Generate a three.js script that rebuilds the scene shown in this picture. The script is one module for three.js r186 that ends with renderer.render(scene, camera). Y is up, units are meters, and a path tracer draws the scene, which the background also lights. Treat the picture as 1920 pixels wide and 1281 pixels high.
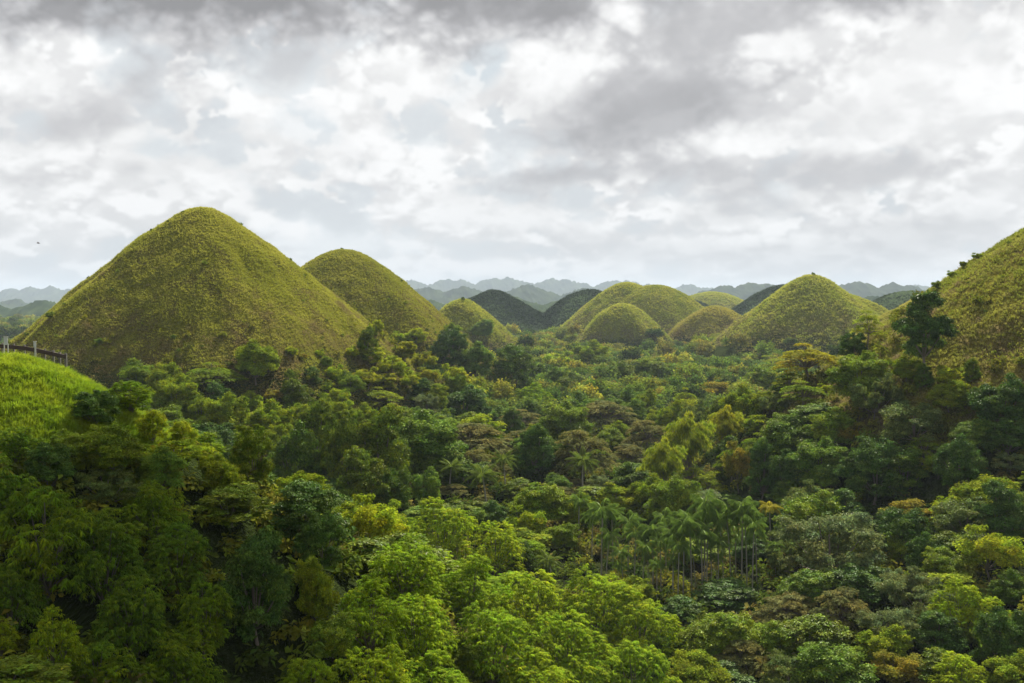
import * as THREE from 'three';
import { createNoise2D, createNoise3D } from 'simplex-noise';

// ------------------------------------------------------------------ camera, sky, sun, exposure
const W0 = 1920, H0 = 1281, F = 2059, EYE = 40, PITCH = Math.atan(80.5 / F);
const scene = new THREE.Scene();
const camera = new THREE.PerspectiveCamera(2 * Math.atan(H0 / 2 / F) * 180 / Math.PI, W0 / H0, 0.5, 60000);
camera.position.set(0, EYE, 0);
camera.rotation.set(-PITCH, 0, 0);
const renderer = new THREE.WebGLRenderer({ antialias: true });
renderer.setSize(1024, 683);
renderer.toneMapping = THREE.LinearToneMapping;
renderer.toneMappingExposure = 2.4;
renderer.shadowMap.enabled = true;

const SUN_AZ = 20, SUN_EL = 46, SUN_POWER = 5, SKY_GAIN = 0.43, FOG = 0.85e-4;
const rad = Math.PI / 180;
const SUN = new THREE.Vector3(Math.sin(SUN_AZ * rad) * Math.cos(SUN_EL * rad), Math.sin(SUN_EL * rad), -Math.cos(SUN_AZ * rad) * Math.cos(SUN_EL * rad));
const sun = new THREE.DirectionalLight(new THREE.Color(1.0, 0.93, 0.8), SUN_POWER);
sun.name = 'sun';
sun.position.copy(SUN).multiplyScalar(900);
sun.target.position.set(0, 0, -200);
sun.position.add(sun.target.position);
sun.castShadow = true;
sun.shadow.radius = 1.3;
sun.shadow.mapSize.set(4096, 4096);
Object.assign(sun.shadow.camera, { left: -500, right: 500, top: 500, bottom: -500, near: 1, far: 2500 });
scene.add(sun, sun.target);
scene.fog = new THREE.FogExp2(new THREE.Color(0.7, 0.83, 1.0), FOG);

function mulberry(a) {
  return () => { a = (a + 0x6d2b79f5) | 0; let t = Math.imul(a ^ (a >>> 15), 1 | a); t = (t + Math.imul(t ^ (t >>> 7), 61 | t)) ^ t; return ((t ^ (t >>> 14)) >>> 0) / 4294967296; };
}
const clamp = (x, a, b) => Math.min(b, Math.max(a, x)), lerp = (a, b, t) => a + (b - a) * t;
const sstep = (a, b, x) => { const t = clamp((x - a) / (b - a), 0, 1); return t * t * (3 - 2 * t); };
const n2 = createNoise2D(mulberry(11)), n3 = createNoise3D(mulberry(23));
const fbm2 = (x, y, o = 4) => { let s = 0, a = 0.5; for (let i = 0; i < o; i++) { s += a * n2(x, y); x = x * 2.03 + 7.1; y = y * 2.03 - 3.7; a *= 0.5; } return s; };
const fbm3 = (x, y, z, o) => { let s = 0, a = 0.5; for (let i = 0; i < o; i++) { s += a * n3(x, y, z); x = x * 2.07 + 5.2; y = y * 2.07 + 1.3; z = z * 2.07 - 8.1; a *= 0.5; } return s; };

// The broken cloud cover, computed for every direction of the sky.
function makeSky() {
  const W = 4096, H = 2048, data = new Float32Array(W * H * 4);
  const D2 = 180 / Math.PI;
  // [azimuth, elevation, half width, half height, tilt, luminance, strength] in degrees: single large clouds
  const deg = (x, y, rx, ry, tilt, lum, s) => [Math.atan((x - 960) / F) * D2, Math.atan((560 - y) / F) * D2, rx / 36, ry / 36, tilt, lum, s];
  const clouds = [
    deg(700, 190, 300, 110, 0.1, 0.93, 0.55), deg(1060, 150, 90, 110, 0.7, 0.96, 0.8), deg(300, 350, 200, 60, 0, 0.84, 0.5), deg(130, 180, 110, 70, 0.2, 0.86, 0.6), deg(1720, 190, 200, 150, 0.5, 0.93, 0.85), deg(1830, 420, 150, 90, 0.5, 0.88, 0.6), deg(1560, 300, 110, 40, 0.4, 0.92, 0.6), deg(480, 290, 260, 60, 0, 0.9, 0.6),
    deg(880, 400, 250, 60, 0, 0.80, 0.5), deg(1420, 260, 260, 40, 0.2, 0.86, 0.6),
    deg(200, -5, 760, 125, 0, 0.32, 1.1), deg(960, -8, 420, 105, 0, 0.36, 1.0), deg(1560, -10, 260, 80, 0, 0.35, 1.0),
    deg(1240, 205, 300, 115, 0.3, 0.46, 1.0), deg(1330, 80, 250, 110, 0.2, 0.53, 0.9), deg(210, 225, 110, 60, 0.5, 0.52, 0.7), deg(545, 135, 70, 50, 0.5, 0.6, 0.6),
    deg(1120, 325, 240, 30, 0.08, 0.52, 0.75), deg(1560, 335, 330, 42, 0.05, 0.55, 0.75), deg(1400, 400, 170, 40, 0.1, 0.6, 0.6), deg(1680, 450, 190, 45, 0.1, 0.62, 0.7), deg(1230, 470, 260, 40, 0, 0.62, 0.6), deg(60, 360, 110, 25, 0.1, 0.6, 0.6),
    deg(1450, 112, 105, 36, 0.12, 0.97, 1.1), deg(1165, 495, 40, 22, 0.5, 0.86, 0.8),
  ];
  const blue = [deg(650, 95, 75, 40, 0.3, 0, 0.9), deg(905, 128, 70, 42, 0.7, 0, 0.95), deg(575, 240, 70, 32, 0, 0, 0.7), deg(330, 290, 110, 24, 0, 0, 0.6), deg(400, 140, 40, 22, 0, 0, 0.5), deg(720, 460, 220, 40, 0, 0, 0.45)];
  const mask = (b, az, el, w) => {
    const dx = az - b[0], dy = el - b[1];
    if (Math.abs(dx) > b[2] * 2.2 + 3 || Math.abs(dy) > b[3] * 2.2 + 3 + Math.abs(b[4]) * b[2]) return 0;
    const v = (dy - b[4] * dx) / b[3], u = dx / b[2];
    return sstep(-0.15, 0.75, 1 - Math.sqrt(u * u + v * v) + w) * b[6];
  };
  const dens = (x, y, z, o) => {
    let s = fbm3(x, y, z, o) * 0.75, a = 0.5, X = x * 1.9 + 11, Y = y * 1.9, Z = z * 1.9;
    for (let i = 0; i < o - 1; i++) { s += a * (0.4 - Math.abs(n3(X, Y, Z))); X = X * 2.1 + 3.3; Y = Y * 2.1; Z = Z * 2.1 - 1.7; a *= 0.52; }
    return s;
  };
  const shadeAt = (x, y, z, fine) => {
    const el = Math.asin(y) * D2, az = Math.atan2(x, -z) * D2, o = fine ? 6 : 3;
    const sq = 1 + 1.6 * Math.exp(-Math.max(0, el) / 4), ly = 0.62 * Math.log(0.13 + y); // clouds crowd together towards the horizon
    // broad soft cumulus
    const ax = x * 4.2, ay = ly * 2.6, az3 = z * 4.2, dA = dens(ax, ay, az3, o), uA = dens(ax, ay + 0.16, az3, o - 1);
    // crisp heads
    const bx = x * 6 + 20, by = ly * 4.3, bz = z * 6, dB = dens(bx, by, bz, o), uB = dens(bx, by + 0.17, bz, o - 1);
    const mA = sstep(-0.3, 0.02, dA), litA = sstep(-0.22, 0.3, dA - uA), mB = sstep(0.02, 0.1, dB + dA * 0.4), litB = sstep(-0.22, 0.3, dB - uB);
    const big = fbm3(x * 2.4 + 70, ly * 2.4, z * 2.4, 3);
    let lum = lerp(0.74, 0.98, litA) + dA * 0.08 + big * 0.1;
    lum = lerp(lum, lerp(0.72, 1.06, litB) + big * 0.06, mB * 0.8);
    const w = dens(x * 7.3 + 3, y * 11, z * 7.3 + 7, fine ? 6 : 2) * 0.9;
    const streak = fbm3(x * 2.6 + 50, ly * 4.2, z * 2.6, fine ? 5 : 3);
    lum = lerp(lum, 0.56 + dB * 0.06, sstep(0.1, 0.5, streak) * 0.4);
    // a grey deck hangs overhead, broken like the rest
    const deck = sstep(14.0, 17.6, el + 2.0 * w) * (0.5 + 0.35 * sstep(-0.3, 0.3, fbm3(x * 2.2, y * 2.2 + 80, z * 2.2, 3)));
    lum = lerp(lum, 0.46, deck);
    let bl = (1 - mA) * (1 - mB) * 0.55;
    for (const b of blue) { const m = mask(b, az, el, w * 1.4 - 0.1) * (1 - 0.6 * mB); if (m > bl) { bl = m; } }
    for (const b of clouds) {
      const white = b[5] > 0.7, m = clamp(mask(b, az, el, white ? w * 1.3 : w * 0.7), 0, 1); if (m <= 0) continue;
      lum = lerp(lum, white ? b[5] - 0.1 + 0.12 * lerp(litA, litB, 0.6) : b[5] + dB * 0.035 + dA * 0.05 + (litB - 0.5) * 0.05, m); if (b[6] > 0.9 || !white) bl *= 1 - m;
    }
    lum = clamp(lum, 0.3, 0.98);
    const cool = sstep(0.9, 0.4, lum);
    let r = lum * (1 - 0.012 * cool), g = lum * (1 - 0.012 * cool), bb = lum * (1.0 + 0.015 * cool);
    r = lerp(r, 0.62, bl * 0.8); g = lerp(g, 0.70, bl * 0.8); bb = lerp(bb, 0.755, bl * 0.8);
    const hz = Math.exp(-Math.max(0, el) / 2.6) * 0.75;
    return [lerp(r, 0.63, hz) * SKY_GAIN, lerp(g, 0.665, hz) * SKY_GAIN, lerp(bb, 0.70, hz) * SKY_GAIN];
  };
  const put = (i, c) => { data[i] = c[0]; data[i + 1] = c[1]; data[i + 2] = c[2]; data[i + 3] = 1; };
  for (let row = 0; row < H; row++) {
    const e = ((row + 0.5) / H - 0.5) * Math.PI, y = Math.sin(e), h = Math.cos(e), elD = e * D2;
    if (elD < -0.2) { for (let c = 0; c < W; c++) put((row * W + c) * 4, [0.12, 0.13, 0.11]); continue; }
    const step = elD < 24 ? 1 : 8;
    if (step === 8 && row % 8) { data.copyWithin(row * W * 4, (row - 1) * W * 4, row * W * 4); continue; }
    for (let c = 0; c < W;) {
      const a = ((c + 0.5) / W - 0.5) * 2 * Math.PI, x = Math.cos(a) * h, z = Math.sin(a) * h, az = Math.abs(Math.atan2(x, -z) * D2);
      const fine = step === 1 && az < 34, run = fine ? 1 : step === 1 ? 4 : 8, col = shadeAt(x, Math.max(y, 0), z, fine);
      for (let k = 0; k < run && c < W; k++, c++) put((row * W + c) * 4, col);
    }
  }
  const t = new THREE.DataTexture(data, W, H, THREE.RGBAFormat, THREE.FloatType);
  t.mapping = THREE.EquirectangularReflectionMapping;
  t.magFilter = t.minFilter = THREE.LinearFilter;
  t.needsUpdate = true;
  return t;
}
const skyTexture = makeSky();
scene.background = skyTexture;
scene.environment = skyTexture;

// ------------------------------------------------------------------ naming
const taken = {};
function numbered(name) { const n = taken[name] ?? 0; taken[name] = n + 1; return n ? `${name}_${String(n).padStart(3, '0')}` : name; }
function tag(o, label, category, group, kind) {
  if (label) o.userData.label = label;
  if (category) o.userData.category = category;
  if (group) o.userData.group = group;
  if (kind) o.userData.kind = kind;
  return o;
}
function shade(o) { o.traverse((m) => { if (m.isMesh) { m.castShadow = true; m.receiveShadow = true; } }); return o; }

// ------------------------------------------------------------------ terrain heights (d = metres in front of the camera)
const gauss = (x, d, cx, cd, sx, sd) => Math.exp(-(((x - cx) / sx) ** 2) - (((d - cd) / sd) ** 2));
function ground(x, d) {
  let y = 2 + 1.2 * fbm2(x / 70, d / 70, 2);
  y += 36 * Math.exp(-((x * x + (d + 8) * (d + 8)) / 1600));
  y += 21 * gauss(x, d, -38, 52, 27, 34);
  y += 12 * gauss(x, d, -75, 215, 95, 70);
  y += 12 * gauss(x, d, 78, 120, 40, 55);
  return y;
}
// hills: centre x, d, summit y, base y, radius at the base, roundness of the top, stretch in depth, noise
const hills = [
  { key: 'tall', x: -84.5, d: 300, top: 64.6, base: 8, R: 70, a: 0.13, sd: 1, gr: 60, seed: 1, color: 0, label: 'tallest grassy cone hill, rounded top, standing on the left behind the knoll' },
  { key: 'second', x: -66, d: 430, top: 59, base: 8, R: 67, a: 0.22, sd: 1, gr: 62, seed: 2, color: 0, label: 'grassy cone hill partly hidden behind the tallest hill' },
  { key: 'small', x: -28.6, d: 640, top: 39.6, base: 6, R: 41, a: 0.25, sd: 1, gr: 35, seed: 3, color: 1, label: 'small grassy hill in front of the left dark hill' },
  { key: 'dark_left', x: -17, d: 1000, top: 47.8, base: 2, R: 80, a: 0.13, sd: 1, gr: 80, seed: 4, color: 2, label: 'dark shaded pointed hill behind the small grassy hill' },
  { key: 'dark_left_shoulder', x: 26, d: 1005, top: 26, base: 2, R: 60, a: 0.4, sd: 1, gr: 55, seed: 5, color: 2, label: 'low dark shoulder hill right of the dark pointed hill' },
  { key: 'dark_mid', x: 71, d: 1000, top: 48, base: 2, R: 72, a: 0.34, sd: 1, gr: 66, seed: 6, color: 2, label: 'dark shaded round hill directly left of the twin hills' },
  { key: 'twin_left', x: 90, d: 860, top: 52.6, base: 2, R: 66, a: 0.3, sd: 1, gr: 60, seed: 7, color: 1, label: 'rear left one of the twin grassy hills' },
  { key: 'twin_right', x: 110, d: 845, top: 50.3, base: 2, R: 72, a: 0.4, sd: 1, gr: 66, seed: 8, color: 1, label: 'broad right one of the twin grassy hills' },
  { key: 'dome', x: 74, d: 740, top: 36.6, base: 4, R: 38, a: 0.5, sd: 1, gr: 32, seed: 9, color: 1, label: 'low round grassy dome in front of the twin hills' },
  { key: 'low_dome', x: 140, d: 760, top: 34.6, base: 6, R: 42, a: 0.6, sd: 1, gr: 34, seed: 10, color: 3, label: 'low brownish grassy dome right of the twin hills' },
  { key: 'pointed', x: 169, d: 620, top: 53.2, base: 6, R: 66, a: 0.16, sd: 1, gr: 56, seed: 11, color: 1, label: 'pointed grassy hill with a single small tree on its summit' },
  { key: 'pointed_shoulder', x: 190, d: 640, top: 42.5, base: 6, R: 62, a: 0.5, sd: 1, gr: 54, seed: 12, color: 1, label: 'rounded shoulder on the right flank of the pointed hill' },
  { key: 'behind_right', x: 193, d: 480, top: 43.6, base: 6, R: 64, a: 0.4, sd: 1, gr: 56, seed: 13, color: 3, label: 'brownish hill peeping out behind the right grassy slope' },
  { key: 'right', x: 115, d: 190, top: 64, base: 4, R: 86, a: 0.16, sd: 1, gr: 62, seed: 14, color: 4, label: 'large near grassy hill cut off by the right frame edge' },
  { key: 'pale', x: 273, d: 1500, top: 48.7, base: 2, R: 95, a: 0.6, sd: 1, gr: 86, seed: 15, color: 1, label: 'pale far rounded hill between low dome and dark hill' },
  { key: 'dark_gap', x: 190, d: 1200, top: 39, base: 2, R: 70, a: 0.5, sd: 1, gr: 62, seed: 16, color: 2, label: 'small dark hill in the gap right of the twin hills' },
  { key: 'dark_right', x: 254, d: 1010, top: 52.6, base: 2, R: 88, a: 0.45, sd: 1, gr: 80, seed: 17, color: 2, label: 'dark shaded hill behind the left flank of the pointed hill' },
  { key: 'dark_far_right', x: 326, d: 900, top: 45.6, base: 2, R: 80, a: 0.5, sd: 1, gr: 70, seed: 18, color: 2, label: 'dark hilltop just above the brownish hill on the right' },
];
const hillBy = Object.fromEntries(hills.map((h) => [h.key, h]));
function hillY(h, x, d) {
  const dx = x - h.x, dd = d - h.d, r = Math.sqrt(dx * dx + dd * dd), t = r / h.R, th = Math.atan2(dd, dx);
  const warp = 1 + 0.06 * n2(Math.cos(th) * 0.9 + h.seed * 7, Math.sin(th) * 0.9) * Math.min(1, t * 2);
  const tt = t * warp, q = (Math.sqrt(tt * tt + h.a * h.a) - h.a) / (Math.sqrt(1 + h.a * h.a) - h.a);
  const rough = (fbm2(x / 26 + h.seed, d / 26, 3) * 1.5 + n2(x / 6, d / 6 + h.seed) * 0.16) * Math.min(1, t * 3 + 0.1) + (n2(Math.cos(th) * 2.2 + h.seed * 5, Math.sin(th) * 2.2 + t * 1.4) * 0.8 + n2(Math.cos(th) * 5 + h.seed * 3, Math.sin(th) * 5 + t * 2.5) * 0.28) * Math.min(1, t * t * 2.2) * h.R / 75;
  return h.top - (h.top - h.base) * q + rough;
}
// the near knoll: a short ridge with steep grassy sides
const KN = { x0: -110, x1: -37.9, d0: 88, d1: 83, top: 36.55 };
function knollR(x, d) {
  const ax = KN.x1 - KN.x0, ad = KN.d1 - KN.d0, t = clamp(((x - KN.x0) * ax + (d - KN.d0) * ad) / (ax * ax + ad * ad), 0, 1);
  return Math.hypot(x - KN.x0 - t * ax, d - KN.d0 - t * ad);
}
function knollY(x, d) { const r = knollR(x, d); return KN.top - 0.74 * 2.4 * Math.log(1 + Math.exp((r - 1.4) / 2.4)) + 0.5 * fbm2(x / 7, d / 7, 3); }
function height(x, d) {
  let y = ground(x, d);
  for (const h of hills) if (Math.abs(x - h.x) < h.R * 1.05 && Math.abs(d - h.d) < h.R * 1.05) y = Math.max(y, hillY(h, x, d));
  if (d > 40 && d < 130 && x < 10) y = Math.max(y, knollY(x, d));
  return y;
}
// grass covers the hills down to a ragged line; below it grow trees
function grassy(x, d, less = 0) {
  const rag = 7 * n2(x / 18, d / 18) + 5 * n2(x / 7, d / 7);
  for (const h of hills) if (Math.hypot(x - h.x, d - h.d) < h.gr + (rag - less) * h.R / 80) return true;
  return knollR(x, d) < 13 + rag * 0.2 && d > 66;
}
// pixel of the photograph (1920 wide) -> slopes of its ray; x = u * d and y = EYE + v * d
function ray(px, py) {
  const cx = (px - W0 / 2) / F, cy = -(py - H0 / 2) / F, c = Math.cos(PITCH), s = Math.sin(PITCH);
  const y = cy * c - s, z = c + cy * s;
  return [cx / z, y / z];
}
function project(x, y, d) {
  const c = Math.cos(PITCH), s = Math.sin(PITCH), yy = y - EYE, z = d * c - yy * s, v = yy * c + d * s;
  return [W0 / 2 + F * x / z, H0 / 2 - F * v / z, F / z];
}

// ------------------------------------------------------------------ materials (linear base colours)
const M = {};
function solid(name, r, g, b, rough = 0.9, extra = {}) { const m = new THREE.MeshPhysicalMaterial({ color: new THREE.Color(r, g, b), roughness: rough, side: THREE.DoubleSide, ...extra }); m.name = name; return m; }
const leafy = (name, r, g, b, through = 0.42, rough = 1, extra = {}) => solid(name, r, g, b, 1, { vertexColors: true, transmission: through, thickness: 0, specularIntensity: 0.1, ...extra });
const gloss = { clearcoat: 0.1, clearcoatRoughness: 0.36 };
const LEAF = {
  B: [leafy('leaf_mid', 0.175, 0.245, 0.013, 0.28, 0.8, gloss), leafy('leaf_mid_cool', 0.135, 0.215, 0.019, 0.28, 0.8, gloss), leafy('leaf_mid_warm', 0.195, 0.25, 0.012, 0.32)],
  D: [leafy('leaf_dark', 0.09, 0.15, 0.01, 0.22, 0.75, gloss), leafy('leaf_dark_cool', 0.075, 0.138, 0.018, 0.22, 0.75, gloss), leafy('leaf_dark_warm', 0.125, 0.175, 0.009, 0.26, 0.75, gloss)],
  Y: [leafy('leaf_yellow', 0.28, 0.33, 0.013, 0.5), leafy('leaf_lime', 0.24, 0.31, 0.012, 0.5)],
  O: [leafy('leaf_amber', 0.25, 0.27, 0.014, 0.48), leafy('leaf_rust', 0.24, 0.215, 0.02, 0.48)],
  L: [leafy('frond_bright', 0.19, 0.285, 0.006, 0.38), leafy('frond_lime', 0.235, 0.315, 0.006, 0.38)],
  K: [leafy('frond_deep', 0.15, 0.23, 0.005, 0.4), leafy('frond_deep_cool', 0.125, 0.21, 0.008, 0.4)],
  U: [leafy('leaf_olive_brown', 0.17, 0.172, 0.05, 0.38, 0.9), leafy('leaf_olive', 0.165, 0.17, 0.045, 0.38, 0.9)],
  A: [leafy('spray_yellow', 0.215, 0.265, 0.012, 0.48), leafy('spray_green', 0.16, 0.225, 0.011, 0.48), leafy('spray_gold', 0.29, 0.27, 0.014, 0.48)],
  G: [leafy('leaf_grey', 0.16, 0.2, 0.062, 0.35, 0.85, gloss), leafy('leaf_grey_green', 0.135, 0.18, 0.038, 0.35, 0.85, gloss)],
  M: [leafy('bamboo_gold', 0.31, 0.33, 0.02, 0.48), leafy('bamboo_green', 0.24, 0.295, 0.018, 0.48)],
  P: [leafy('palm_frond', 0.115, 0.165, 0.022, 0.38, 0.6, gloss), leafy('palm_frond_pale', 0.18, 0.2, 0.05, 0.38, 0.6, gloss)],
  R: [leafy('slender_palm_frond', 0.115, 0.19, 0.028, 0.38, 0.6, gloss), leafy('slender_palm_gold', 0.27, 0.25, 0.02, 0.42)],
};
M.bark = solid('bark', 0.15, 0.125, 0.1);
M.paleBark = solid('pale_bark', 0.22, 0.21, 0.175);
M.darkBark = solid('dark_bark', 0.075, 0.06, 0.045);
M.grass = leafy('hill_grass_blades', 1.38, 1.38, 1.4, 0.42, 0.85);
M.undergrowth = leafy('undergrowth_leaves', 1.95, 1.75, 1, 0.35, 0.85);
M.forest = leafy('forest_leaves', 2.1, 1.85, 0.95, 0.35, 0.9);
M.concrete = solid('concrete', 0.2, 0.185, 0.17);
M.rail = solid('rail_timber', 0.04, 0.024, 0.02, 0.8);
M.white = solid('sign_white', 0.4, 0.41, 0.42, 0.6);
M.steel = solid('sign_legs', 0.4, 0.4, 0.38, 0.6);
function noiseTexture(size, seed, cell, lo, hi) {
  const d = new Uint8Array(size * size * 4), nz = createNoise3D(mulberry(seed));
  for (let j = 0; j < size; j++) for (let i = 0; i < size; i++) {
    const a = i / size * 2 * Math.PI, b = j / size * 2 * Math.PI, k = size / cell / 6.28;
    let s = 0, w = 0.5; for (let o = 0, f = k; o < 4; o++, f *= 2, w *= 0.5) s += w * nz(Math.cos(a) * f + Math.cos(b) * f * 0.7, Math.sin(a) * f + 3 * o, Math.sin(b) * f + Math.cos(b) * f * 0.7);
    const v = clamp(lerp(lo, hi, 0.5 + 0.62 * s), 0, 255); d.set([v, v, v, 255], (j * size + i) * 4);
  }
  const t = new THREE.DataTexture(d, size, size); t.wrapS = t.wrapT = THREE.RepeatWrapping; t.magFilter = t.minFilter = THREE.LinearFilter; t.needsUpdate = true; return t;
}
const grit = noiseTexture(512, 5, 9, 40, 255), mott = noiseTexture(512, 6, 30, 90, 255);
M.concrete.bumpMap = grit; M.concrete.bumpScale = 0.01; M.concrete.map = mott;
M.hill = solid('hill_turf', 1.1, 1.1, 1.1, 1, { vertexColors: true, map: mott, bumpMap: grit, bumpScale: 0.5, specularIntensity: 0 });
M.ground = solid('forest_floor', 1, 1, 1, 1, { vertexColors: true, map: mott, bumpMap: grit, bumpScale: 0.6, specularIntensity: 0 });
M.range = solid('wooded_range', 1, 1, 1, 1, { vertexColors: true, specularIntensity: 0 });

// ------------------------------------------------------------------ geometry helpers
const V = (x, y, z) => new THREE.Vector3(x, y, z);
class Leaves {
  constructor() { this.p = []; this.c = []; }
  tri(a, b, c, k) { this.p.push(a.x, a.y, a.z, b.x, b.y, b.z, c.x, c.y, c.z); for (let i = 0; i < 3; i++) this.c.push(k[0], k[1], k[2]); }
  // one folded leaf of two triangles
  leaf(P, D, N, len, wid, k, droop = 0.15) {
    const S = V().crossVectors(D, N).normalize(), tip = P.clone().addScaledVector(D, len).addScaledVector(N, -len * droop), mid = P.clone().addScaledVector(D, len * 0.5).addScaledVector(N, wid * 0.16);
    this.tri(P, mid.clone().addScaledVector(S, wid / 2), tip, k); this.tri(P, tip, mid.clone().addScaledVector(S, -wid / 2), k);
  }
  get count() { return this.p.length / 9; }
  build() {
    const g = new THREE.BufferGeometry();
    g.setAttribute('position', new THREE.BufferAttribute(new Float32Array(this.p), 3));
    g.setAttribute('color', new THREE.BufferAttribute(new Float32Array(this.c), 3));
    return g;
  }
}
class Limbs {
  constructor() { this.p = []; this.i = []; }
  tube(pts, r0, r1, sides = 6) {
    const base = this.p.length / 3, n = pts.length, up = V();
    for (let k = 0; k < n; k++) {
      const t = pts[Math.min(k + 1, n - 1)].clone().sub(pts[Math.max(k - 1, 0)]).normalize(), a = V(0, 1, 0);
      if (Math.abs(t.y) > 0.9) a.set(1, 0, 0);
      const u = V().crossVectors(t, a).normalize(), w = up.clone().crossVectors(t, u), r = lerp(r0, r1, k / (n - 1));
      for (let s = 0; s < sides; s++) { const th = s / sides * 2 * Math.PI, q = pts[k].clone().addScaledVector(u, Math.cos(th) * r).addScaledVector(w, Math.sin(th) * r); this.p.push(q.x, q.y, q.z); }
    }
    for (let k = 0; k < n - 1; k++) for (let s = 0; s < sides; s++) {
      const a = base + k * sides + s, b = base + k * sides + (s + 1) % sides; this.i.push(a, b, a + sides, b, b + sides, a + sides);
    }
  }
  build() {
    const g = new THREE.BufferGeometry();
    g.setAttribute('position', new THREE.BufferAttribute(new Float32Array(this.p), 3)); g.setIndex(this.i); g.computeVertexNormals(); return g;
  }
}
const bend = (a, b, sag, n = 5) => Array.from({ length: n }, (_, k) => { const t = k / (n - 1), q = a.clone().lerp(b, t); q.y += sag * Math.sin(t * Math.PI); return q; });
function onSphere(r, ymin = -1) { const y = lerp(ymin, 1, r()), a = r() * 2 * Math.PI, h = Math.sqrt(Math.max(0, 1 - y * y)); return V(Math.cos(a) * h, y, Math.sin(a) * h); }
const tint = (r, spread, warm = 0) => { const v = 1 + (r() - 0.5) * spread, w = (r() - 0.5) * 0.3 + warm; return [v * (1 + w), v * (1 + w * 0.25), v * (1 - w * 0.5)]; };

// a clump of leaves round a point: tufts of leaves on its skin with gaps between them
function clump(b, r, c, R, n, o) {
  const base = tint(r, 0.4), sx = r() * 90, per = o.per ?? 15, groups = Math.max(3, Math.round(n / per));
  for (let g = 0; g < groups; g++) {
    const dir = onSphere(r, o.ymin ?? -0.5), bump = n3(dir.x * 1.7 + sx, dir.y * 1.7, dir.z * 1.7) * 0.3, out = R * (0.86 + bump) * (r() < 0.1 ? lerp(1.05, 1.3, r()) : lerp(0.72, 1, r())), gr = Math.min(R * 0.36, o.tuft ?? 0.42) * lerp(0.7, 1.25, r());
    const gx = c.x + dir.x * out, gy = c.y + dir.y * out * (o.flat ?? 0.85), gz = c.z + dir.z * out, gt = tint(r, 0.75), lean = onSphere(r);
    const gn = V(dir.x * 0.8 + lean.x * 0.45, dir.y * 0.8 + 0.45 + lean.y * 0.3, dir.z * 0.8 + lean.z * 0.45).normalize();
    for (let i = 0; i < per; i++) {
      const q = onSphere(r), m = gr * Math.cbrt(r());
      const P = V(gx + q.x * m, gy + q.y * m * 0.75, gz + q.z * m), N = V(gn.x + (r() - 0.5) * 0.9, gn.y + (r() - 0.5) * 0.7, gn.z + (r() - 0.5) * 0.9).normalize();
      const D = V(q.x + gn.x * 0.2 + (r() - 0.5) * 0.5, q.y * 0.5 + (r() - 0.5) * 0.5 - (o.droop ?? 0.25) * 1.4, q.z + gn.z * 0.2 + (r() - 0.5) * 0.5).normalize();
      const t = tint(r, 0.6), s = 0.7 + 0.6 * r();
      b.leaf(P, D, N, o.len * s, o.wid * s, [base[0] * gt[0] * t[0], base[1] * gt[1] * t[1], base[2] * gt[2] * t[2]]);
    }
  }
}
function parts(name, o) { const g = new THREE.Group(); g.name = name; for (const [n, geo, m] of o) if (geo) { const k = new THREE.Mesh(geo, m); k.name = n; g.add(k); } return g; }

// ------------------------------------------------------------------ tree prototypes: { make, W, H } in metres, base at y = 0
const protos = {};
function addProto(kind, name, W, H, list) { (protos[kind] ??= []).push({ name, W, H, list }); }

function broad(seed, o) {
  const r = mulberry(seed), b = new Leaves(), t = new Limbs(), br = new Limbs(), { W, H } = o, low = H * o.low, cy = (H + low) / 2, ry = (H - low) / 2;
  const fork = V((r() - 0.5) * 0.6, low + ry * 0.25, (r() - 0.5) * 0.6);
  t.tube([V(0, -1.2, 0), V(0.1, low * 0.5, 0), fork, V(fork.x * 1.6, cy + ry * 0.4, fork.z * 1.6)], 0.026 * H, 0.008 * H, 7);
  for (let i = 0; i < o.lobes; i++) {
    const a = i * 2.39996 + r() * 0.7, y = lerp(-0.62, 0.92, (i + 0.5) / o.lobes), h = Math.sqrt(1 - y * y * 0.85) * lerp(0.6, 1.15, r()) * (1 - (o.point ?? 0) * Math.max(0, y));
    const R = W * lerp(o.rmin, o.rmax, r()), c = V(Math.cos(a) * h * (W / 2 - R * 0.75), cy + y * (ry - R * 0.45) + (r() - 0.5) * ry * o.rag, Math.sin(a) * h * (W / 2 - R * 0.75));
    clump(b, r, c, R, Math.round(o.n * R * R * (0.8 + 0.4 * r())), o);
    for (let k = 0; k < (o.small ?? 2); k++) { const d = onSphere(r, -0.2), rr = R * lerp(0.35, 0.55, r()); clump(b, r, c.clone().addScaledVector(d, R * 0.95), rr, Math.round(o.n * rr * rr * 1.2), o); }
    if (i % 2 === 0) br.tube(bend(fork, c, -0.25 * R), 0.011 * H, 0.004 * H, 5);
  }
  return [['trunk', t.build(), M.bark], ['branches', br.build(), M.bark], ['crown', b.build(), null]];
}
for (let i = 0; i < 3; i++) addProto('B', 'broadleaf_tree', 9, 10, broad(100 + i, { W: 9, H: 10, low: 0.08, lobes: 17 + i * 2, rmin: 0.13, rmax: 0.22, n: 400, rag: 0.3, len: 0.34, wid: 0.18 }));
addProto('D', 'dark_broadleaf_tree', 9, 11, broad(120, { W: 9, H: 11, low: 0.05, lobes: 22, rmin: 0.11, rmax: 0.2, n: 400, rag: 0.45, len: 0.34, wid: 0.17, droop: 0.45 }));
addProto('D', 'dark_broadleaf_tree', 8, 12, broad(121, { W: 8, H: 12, low: 0.04, lobes: 24, rmin: 0.13, rmax: 0.21, n: 400, rag: 0.4, len: 0.33, wid: 0.165, droop: 0.5 }));
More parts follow.
